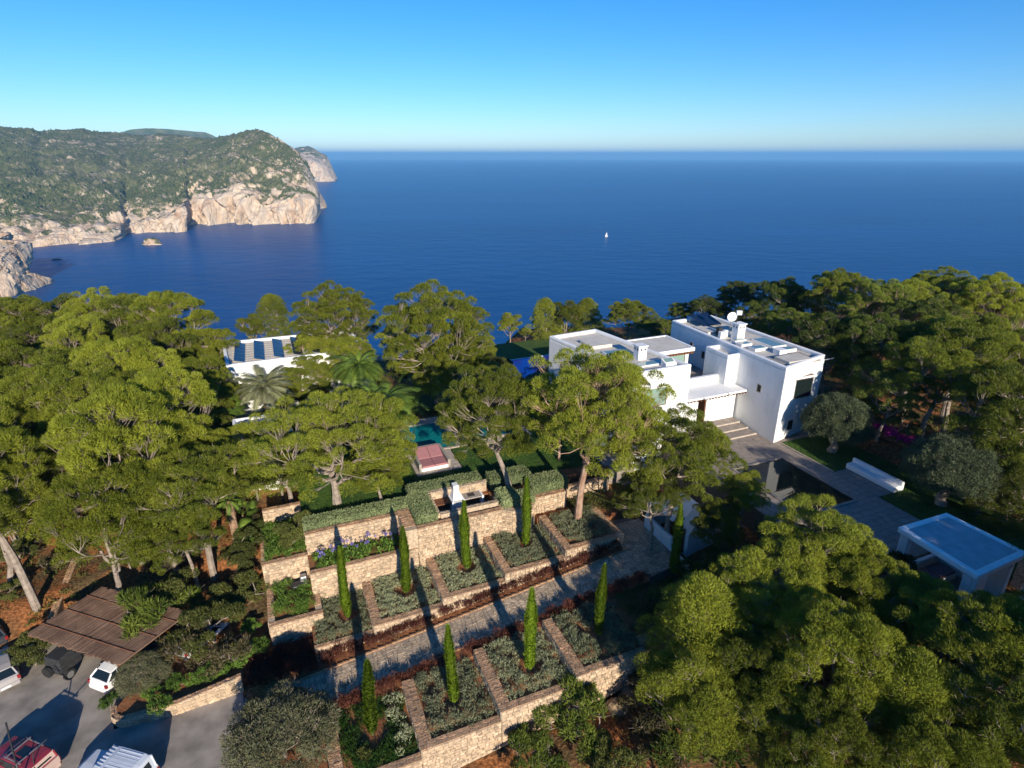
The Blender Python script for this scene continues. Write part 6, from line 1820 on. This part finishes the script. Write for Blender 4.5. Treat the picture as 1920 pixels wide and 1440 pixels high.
# ---- planted ground cover
def mounds(name, label, regions, mtl, hgt=.4, rad=.30, dens=5.5, per=42, ln=.17, wd=.045, holes=(), slope=None, up=.55, cat='planting', parent=None, flat=.9, grp=None):
    """regions: (s0,s1,r0,r1,z). a mass of small bushy mounds"""
    rg = np.random.RandomState(abs(hash(label)) % 1000 if False else sum(map(ord, label)) % 9973)
    C = []; Rc = []
    for (s0, s1, r0, r1, z) in regions:
        n = int((s1 - s0) * (r1 - r0) * dens)
        for _ in range(n):
            s = rg.uniform(s0, s1); r = rg.uniform(r0, r1)
            if any((s - a) ** 2 + (r - b) ** 2 < c * c for a, b, c in holes): continue
            zz = z(s) if callable(z) else z
            C.append(G(s, r, zz + hgt * rg.uniform(.25, .7))); Rc.append(rad * rg.uniform(.7, 1.25))
    C = np.array(C); Rc = np.array(Rc)
    V = tufts(C, Rc, np.full(len(C), per), rg, ln, wd, flat, up, -.1, .7)
    o = link(bpy.data.objects.new(name, np_mesh(name, V, tri_idx(V), mtl)))
    if parent: o.parent = parent
    tag(o, label, cat, grp, kind='stuff')
    return o
bedlab = ['lowest', 'second', 'third', 'fourth', 'topmost']
for k, (s0, s1, z) in enumerate(A_):
    if k == 0: reg = [(s0 + .2, s1 - .1, AF + .6, AB - .15, z)]
    else: reg = [(s0 + .75, s1 - .12, AF + .62, AB - .3, z)]
    c = [(2.0, 36.4, .85), (6.5, 36.5, .8), (11.3, 36.55, .8), (16.38, 36.65, .7), (21.6, 37.4, .4)][k]
    mounds('lavender_planting', 'clipped grey green shrubs filling the %s bed of the upper row' % bedlab[k], reg, M['lavender'], .40, .24, 19, 46, ln=.12, wd=.045, holes=[c])
for k, (s0, s1, z) in enumerate(B_):
    c = [(2.05, 26.9, .9), (7.05, 26.5, .75), (12.15, 26.4, .85), (17.3, 26.5, .7)][k]
    mounds('lavender_planting', 'uneven grey green shrubs in the %s bed below the path' % bedlab[k], [(s0 + .85, s1 - .12, BF + .65, BB - .1, z)], M['lavender'] if k else M['grass'], .45 if k else .15, .30, 13, 60, ln=.14, wd=.045, holes=[c, (c[0] - .9, c[1] + 1.4, .35)])
mounds('lavender_planting', 'grey green shrubs along the right side of the lowest bed below the path', [(3.2, 4.2, 24.8, 28.8, .45)], M['lavender'], .45, .34, 5, 60)
mounds('green_planting', 'fresh green mounded plants in the square left bed', [(-2.75, -.35, 37.3, 40.9, 1.85)], M['bright'], .55, .38, 7, 80, ln=.2, wd=.05, holes=[(-1.1, 40.4, .7)])
mounds('green_planting', 'leafy green plants in the grassy corner bed', [(-2.95, -.2, 41.9, 46.5, 3.8)], M['bright'], .5, .36, 8, 60, ln=.26, wd=.07)
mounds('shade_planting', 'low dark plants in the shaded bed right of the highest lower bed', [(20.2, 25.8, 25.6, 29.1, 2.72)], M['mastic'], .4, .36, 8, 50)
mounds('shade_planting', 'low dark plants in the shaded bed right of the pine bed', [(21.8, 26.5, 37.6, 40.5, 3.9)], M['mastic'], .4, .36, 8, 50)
redg = lambda s: zpath(s) - .03
mounds('barberry_strip', 'dark red brown shrubs in the earth strip on the far side of the path', [(-4.9, 1.2, 33.3, 35.9, lambda s: max(.1, zpath(s) - .03)), (1.2, 4, 33.25, 33.9, redg), (4.0, 23.2, 33.2, 33.78, redg)], M['redplant'], 1.05, .32, 13, 60, ln=.28, wd=.045, up=1.1)
mounds('barberry_strip', 'dark red brown shrubs in the earth strip on the near side of the path', [(-4.9, 23.2, 29.35, 30.1, redg)], M['redplant'], .5, .30, 14, 50, ln=.22, wd=.045, up=1.2)
mounds('grass_tufts', 'tufts of brown grass along the foot of the upper walls', [(3.5, 9, 33.3, 33.8, redg), (14, 19, 33.3, 33.8, redg)], M['drygrass'], .5, .22, 3.2, 26, ln=.42, wd=.035, up=1.4)
mounds('dry_grass', 'yellowish grass patch between the villa and the dark wood', [(50.5, 58, 41, 50, 7.4)], M['bright'], .25, .3, 2.2, 30, cat='grass')
# lawn blades near the edges seen
def blades(name, label, regions, mtl, dens=120, h=.07):
    rg = np.random.RandomState(3)
    V = []
    for (s0, s1, r0, r1, z) in regions:
        n = int((s1 - s0) * (r1 - r0) * dens)
        s = rg.uniform(s0, s1, n); r = rg.uniform(r0, r1, n)
        X = s * CT - r * ST; Y = s * ST + r * CT
        a = rg.rand(n) * 6.283
        p = np.stack([X, Y, np.full(n, z)], 1)
        d = np.stack([np.cos(a), np.sin(a), np.zeros(n)], 1) * .04
        tip = p + np.stack([rg.normal(size=n) * .03, rg.normal(size=n) * .03, h * rg.uniform(.6, 1.3, n)], 1)
        V.append(np.stack([p - d, p + d, tip], 1).reshape(-1, 3))
    V = np.concatenate(V)
    o = link(bpy.data.objects.new(name, np_mesh(name, V, tri_idx(V), mtl)))
    tag(o, label, 'grass', kind='stuff')
blades('lawn_grass', 'short green grass of the garden and plaza lawns', [(0, 10, 44.5, 57, 5.5), (10.1, 27, 43.4, 47, 5.5), (14.7, 27, 47, 51, 5.5), (23.6, 27, 51, 62, 5.5), (15, 23, 58.5, 62, 5.5), (43.7, 49.9, 31.5, 37.3, PZ + .05), (46.4, 49.9, 17.2, 31.4, PZ + .05), (43.8, 46.4, 17.2, 26.8, PZ + .05), (27, 33, 64.5, 66.3, 4.9)], M['grass'], 90)

# clipped hedges round the barbecue terrace
def hedge(label, s0, s1, r0, r1, z0, z1):
    t = thing('hedge', label, 'hedge', G((s0 + s1) / 2, (r0 + r1) / 2, z0))
    MB().gbox(s0 + .08, s1 - .08, r0 + .08, r1 - .08, z0, z1 - .08).build('hedge_body', M['hedge_body'], t)
    rg = np.random.RandomState(int(s0 * 7 + r0 * 3) % 999)
    W_, D_, H_ = s1 - s0, r1 - r0, z1 - z0
    faces = [('t', W_ * D_), ('f', W_ * H_), ('b', W_ * H_), ('l', D_ * H_), ('r', D_ * H_)]
    Vs = []
    for f_, ar in faces:
        n = int(ar * 420)
        u = rg.rand(n); v = rg.rand(n)
        wob = rg.normal(size=n) * .025
        if f_ == 't': s, r, z, nn = s0 + u * W_, r0 + v * D_, np.full(n, z1) + wob - .0, (0, 0, 1)
        elif f_ == 'f': s, r, z, nn = s0 + u * W_, np.full(n, r0) + wob, z0 + v * H_, (ST, -CT, 0)
        elif f_ == 'b': s, r, z, nn = s0 + u * W_, np.full(n, r1) + wob, z0 + v * H_, (-ST, CT, 0)
        elif f_ == 'l': s, r, z, nn = np.full(n, s0) + wob, r0 + u * D_, z0 + v * H_, (-CT, -ST, 0)
        else: s, r, z, nn = np.full(n, s1) + wob, r0 + u * D_, z0 + v * H_, (CT, ST, 0)
        z = z + .05 * np.sin(s * 2.1) * np.cos(r * 1.7)
        p = np.stack([s * CT - r * ST, s * ST + r * CT, z], 1)
        nn = np.array(nn)
        ax = rg.normal(size=(n, 3)) * .8 + nn * .75; ax /= np.linalg.norm(ax, axis=1)[:, None]
        sd = np.cross(ax, rg.normal(size=(n, 3)) * .5 + nn); sd /= np.linalg.norm(sd, axis=1)[:, None] + 1e-9
        L_ = rg.uniform(.07, .15, n)[:, None]; w_ = rg.uniform(.03, .06, n)[:, None]
        Vs.append(np.stack([p - sd * w_, p + sd * w_, p + ax * L_], 1).reshape(-1, 3))
    V = np.concatenate(Vs); off = np.array(wloc(t))
    o = link(bpy.data.objects.new('foliage', np_mesh('foliage', V - off, tri_idx(V), M['hedge']))); o.parent = t
    o['kind'] = 'stuff'
hedge('clipped grey green hedge behind the barbecue wall', 8.5, 14.9, 43.1, 44.4, 5.4, 6.5)
hedge('clipped hedge block left of the barbecue, at the wall corner', 8.25, 9.9, 39.5, 43.1, 5.5, 6.35)
hedge('long clipped hedge above the agapanthus wall', -.05, 8.2, 42.2, 43.5, 5.4, 6.0)
hedge('clipped hedge piece right of the barbecue behind the pine trunk', 15.6, 19.3, 42.3, 43.8, 5.4, 6.5)
hedge('clipped hedge block before the shaded lawn, left of the reddish pine', 18.6, 22.0, 40.2, 42.0, 5.3, 6.4)
hedge('small rounded hedge at the curved wall end, nearer the barbecue', 15.4, 16.9, 39.0, 41.0, 5.6, 6.4)
hedge('small rounded hedge at the tip of the curved wall', 17.0, 18.2, 38.9, 40.4, 5.6, 6.3)

# agapanthus: every plant with a bloom can be counted
def aga_proto():
    rg = np.random.RandomState(5)
    mb = MB()
    for i in range(16):
        a = rg.rand() * 6.283; L_ = rg.uniform(.35, .6); h = rg.uniform(.2, .42)
        c_, s_2 = math.cos(a), math.sin(a); w = .035
        p = [(0, 0, 0), (c_ * L_ * .5, s_2 * L_ * .5, h), (c_ * L_, s_2 * L_, h * .55)]
        vs = []
        for k, q in enumerate(p):
            ww = w * (1, 1, .15)[k]
            vs += [(q[0] - s_2 * ww, q[1] + c_ * ww, q[2]), (q[0] + s_2 * ww, q[1] - c_ * ww, q[2])]
        mb.add(vs, [(0, 1, 3, 2), (2, 3, 5, 4)])
    leaves = mb.mesh('leaves', M['bright'])
    stem = MB().tube([(0, 0, 0), (.04, .02, .85)], .014, 5).mesh('flower_stem', M['bright'])
    C = np.array([[.04, .02, .92]]); V = tufts(C, np.array([.10]), np.array([60]), rg, .08, .04, 1.0, 0, -1, 1)
    head = np_mesh('flower_head', V, tri_idx(V), M['violet'])
    return leaves, stem, head
ag = aga_proto()
def aga(s, r, z, k, bloom=True):
    t = thing('agapanthus', 'agapanthus plant with violet ball flowers in the raised wall bed' if bloom else 'flowerless agapanthus clump in the raised wall bed', 'agapanthus', G(s, r, z), rnd.uniform(0, 6), 'agapanthus plants in the wall bed')
    ms = ag if bloom else ag[:1]
    for n_, m_ in zip(('leaves', 'flower_stem', 'flower_head'), ms):
        o = link(bpy.data.objects.new(n_, m_)); o.parent = t
    t.scale = (k, k, k * rnd.uniform(.9, 1.2))
for i in range(90):
    s = .3 + 6.6 * rnd.random(); r = rnd.uniform(39.6, 41.3)
    aga(s, r, 3.75, rnd.uniform(.85, 1.2), rnd.random() < .34)

# bougainvillea on the red wall
mounds('bougainvillea', 'magenta bougainvillea spilling over the red wall beside the olive tree', [(51.0, 53.4, 35.5, 40.0, PZ + 1.6), (50.9, 52.3, 30.5, 35.5, PZ + 1.3)], M['magenta'], .9, .40, 5, 70, ln=.14, wd=.11, cat='bougainvillea')
mounds('bougainvillea', 'small magenta bougainvillea patch farther down the red wall', [(50.8, 51.6, 20.5, 23.5, PZ + 1.1)], M['magenta'], .5, .3, 1.6, 40, ln=.14, wd=.10, cat='bougainvillea')
mounds('wall_creeper', 'green creeper leaves hanging on the red wall', [(50.9, 52.3, 18, 40, PZ + 1.2)], M['mastic'], .6, .35, 1.6, 45, cat='creeper')
mounds('wall_creeper', 'thin green creeper on the pavilion end wall and roof corner', [(38.6, 41.2, 14.6, 15.7, 9.3), (40.6, 41.4, 15.4, 17.6, 9.9), (36.9, 37.6, 15.3, 15.6, 7.2)], M['mastic'], .6, .28, 3.0, 30, cat='creeper')
# undergrowth scatter on the natural ground
def litter():
    rg = np.random.RandomState(8)
    C = []; Rc = []
    tries = 0
    S = rg.uniform(-45, 75, 9000); Rr = rg.uniform(8, 92, 9000); Z = zg(S, Rr)
    for s, r, z in zip(S, Rr, Z):
        if -36 < s < -4.5 and r < 46 and not (-20 < s < -5 and r > 41): continue
        if -5.5 < s < 28 and 23.5 < r < 62: continue
        if 26 < s < 53 and 13 < r < 60: continue
        if mnoise.noise(Vector((s * .13, r * .13, 4))) < -.05: continue
        C.append(G(s, r, z + .1)); Rc.append(rg.uniform(.25, .55))
    C = np.array(C); Rc = np.array(Rc)
    V = tufts(C, Rc, np.full(len(C), 26), rg, .22, .07, .7, .6, -.1, .7)
    o = link(bpy.data.objects.new('undergrowth', np_mesh('undergrowth', V, tri_idx(V), M['mastic'])))
    tag(o, 'low scattered undergrowth on the red woodland ground', 'undergrowth', kind='stuff')
litter()

# ---- palms
def frond_mesh(L_=2.6, leaf='palm', n=30, droop=1.0, seed=0, wl=.5):
    rg = np.random.RandomState(seed)
    V = []; F = []
    def pt(t):
        return np.array([L_ * t * (1 - .18 * droop * t * t), 0, L_ * (.55 * t - .85 * droop * t * t)])
    for i in range(n):
        t = .12 + .88 * i / n
        p = pt(t); q = pt(min(1, t + .03))
        tan = q - p; tan /= np.linalg.norm(tan) + 1e-9
        ll = wl * (math.sin(math.pi * (.12 + .8 * t)) ** .6) * rg.uniform(.85, 1.1)
        for sg in (-1, 1):
            d = np.array([.45, sg * .85, -.12 - .25 * rg.rand()]); d /= np.linalg.norm(d)
            tip = p + d * ll + tan * ll * .25 - np.array([0, 0, ll * .25 * droop])
            w_ = .024
            k = len(V)
            V += [p - tan * w_, p + tan * w_, tip]; F.append((k, k + 1, k + 2))
    # rachis
    k0 = len(V); m_ = 7
    for i in range(m_):
        p = pt(i / (m_ - 1)); w_ = .05 * (1 - i / m_) + .01
        V += [p + np.array([0, w_, 0]), p - np.array([0, w_, 0])]
        if i: F += [(k0 + 2 * i - 2, k0 + 2 * i - 1, k0 + 2 * i + 1), (k0 + 2 * i - 2, k0 + 2 * i + 1, k0 + 2 * i)]
    return np_mesh('frond', np.array(V), np.array(F), M[leaf])
def fan_mesh(L_=1.1, leaf='palm'):
    V = []; F = []
    V += [(0, .02, 0), (0, -.02, 0), (L_ * .9, 0, L_ * .35)]; F.append((0, 1, 2))
    for i in range(18):
        a = -1.5 + 3.0 * i / 17
        c = np.array([L_ * .9, 0, L_ * .35])
        d = np.array([math.cos(a), math.sin(a), -.15 - .15 * abs(a)])
        n_ = np.array([-math.sin(a), math.cos(a), 0]) * .05
        k = len(V); V += [tuple(c - n_ * .2), tuple(c + d * .45 + n_), tuple(c + d * .45 - n_), tuple(c + d * .95)]
        F += [(k, k + 1, k + 2), (k + 1, k + 3, k + 2)]
    return np_mesh('frond', np.array(V), np.array(F), M[leaf])
FR = {'palm': [frond_mesh(2.9, 'palm', 64, 1.05, 1, .62), frond_mesh(2.7, 'palm', 64, .85, 2, .58)], 'palm_grey': [frond_mesh(2.7, 'palm_grey', 54, .75, 3, .55), frond_mesh(2.5, 'palm_grey', 54, .6, 4, .52)], 'fan': [fan_mesh()]}
def palm(label, px, py, kind, k, h, z0, nf=34, name='palm_tree', tr=.28, base=None, lo=-.25):
    zc = z0 + h
    X, Y, _z = P(px, py, zc)
    if base: bx, by = base
    else: bx, by = X, Y
    t = thing(name, label, 'palm', (bx, by, z0))
    mb = MB(); n = 9
    pts = [Vector((bx, by, z0 - .5)).lerp(Vector((X, Y, zc)), i / n) for i in range(n + 1)]
    mb.tube([tuple(p) for p in pts], [tr * (1.15 - .2 * i / n + (.04 if i % 2 else 0)) for i in range(n + 1)], 9)
    mb.build('trunk', M['palm_bark'], t)
    for i in range(nf):
        u = (i + .5) / nf
        el = 1.25 - (1.25 - lo) * u ** .8
        o = bpy.data.objects.new('frond', rnd.choice(FR[kind])); link(o); o.parent = t
        o.location = (X - bx, Y - by, h)
        # el is the extra lift of the frond about its base
        o.rotation_euler = Matrix.Rotation(i * 2.39996, 4, 'Z').to_euler()
        rot = Matrix.Rotation(i * 2.39996 + rnd.uniform(-.2, .2), 4, 'Z') @ Matrix.Rotation(-(el - .35), 4, 'Y') @ Matrix.Rotation(rnd.uniform(-.25, .25), 4, 'X')
        o.rotation_euler = rot.to_euler()
        kk = k * rnd.uniform(.9, 1.1); o.scale = (kk, kk, kk)
    return t
palm('grey green date palm before the solar roofed guest house', 495, 728, 'palm_grey', 1.35, 4.4, 5.0, 54)
palm('tall green palm with orange date stalks between the two big back pines', 672, 688, 'palm', 1.25, 5.8, 5.0, 46)
palm('large dark date palm behind the pool, in front of the largest pine', 815, 688, 'palm', 1.6, 4.6, 5.0, 58)
palm('arching palm leaning over the turquoise pool', 722, 762, 'palm', 1.5, 4.6, 5.3, 60)
palm('bright young palm just behind the arching one', 700, 745, 'palm', .8, 5.6, 5.3, 16)
palm('fan palm with several heads left of the garden store', 425, 765, 'fan', 1.1, 3.2, 5.0, 22, 'fan_palm', .14)
palm('lower fan palm head beside the garden store wall', 432, 820, 'fan', .8, 1.8, 5.0, 16, 'fan_palm', .12)
palm('bare leaning palm trunk with small top left of the terrace walls', 428, 940, 'palm', .55, 3.4, 3.0, 14, tr=.3, base=P(450, 1035, 3.0)[:2])
for px, py, lb in [(455, 965, 'banana like plant with broad bright leaves beside the palm trunk'), (470, 1000, 'lower broad leaved plant against the left end wall')]:
    palm(lb, px, py, 'fan', .8, 1.0, 3.0, 16, 'broad_leaved_plant', .08)
# orange date stalks
dts = bpy.data.objects['palm_tree.001']
for i in range(7):
    a = 2.2 + i * .55
    V = tufts(np.array([[math.cos(a) * .9, math.sin(a) * .9, 5.1]]), np.array([.28]), np.array([60]), np.random.RandomState(i), .2, .03, 1.0, -.4, -1, .6)
    o = link(bpy.data.objects.new('date_stalk', np_mesh('date_stalk', V, tri_idx(V), M['orange']))); o.parent = dts
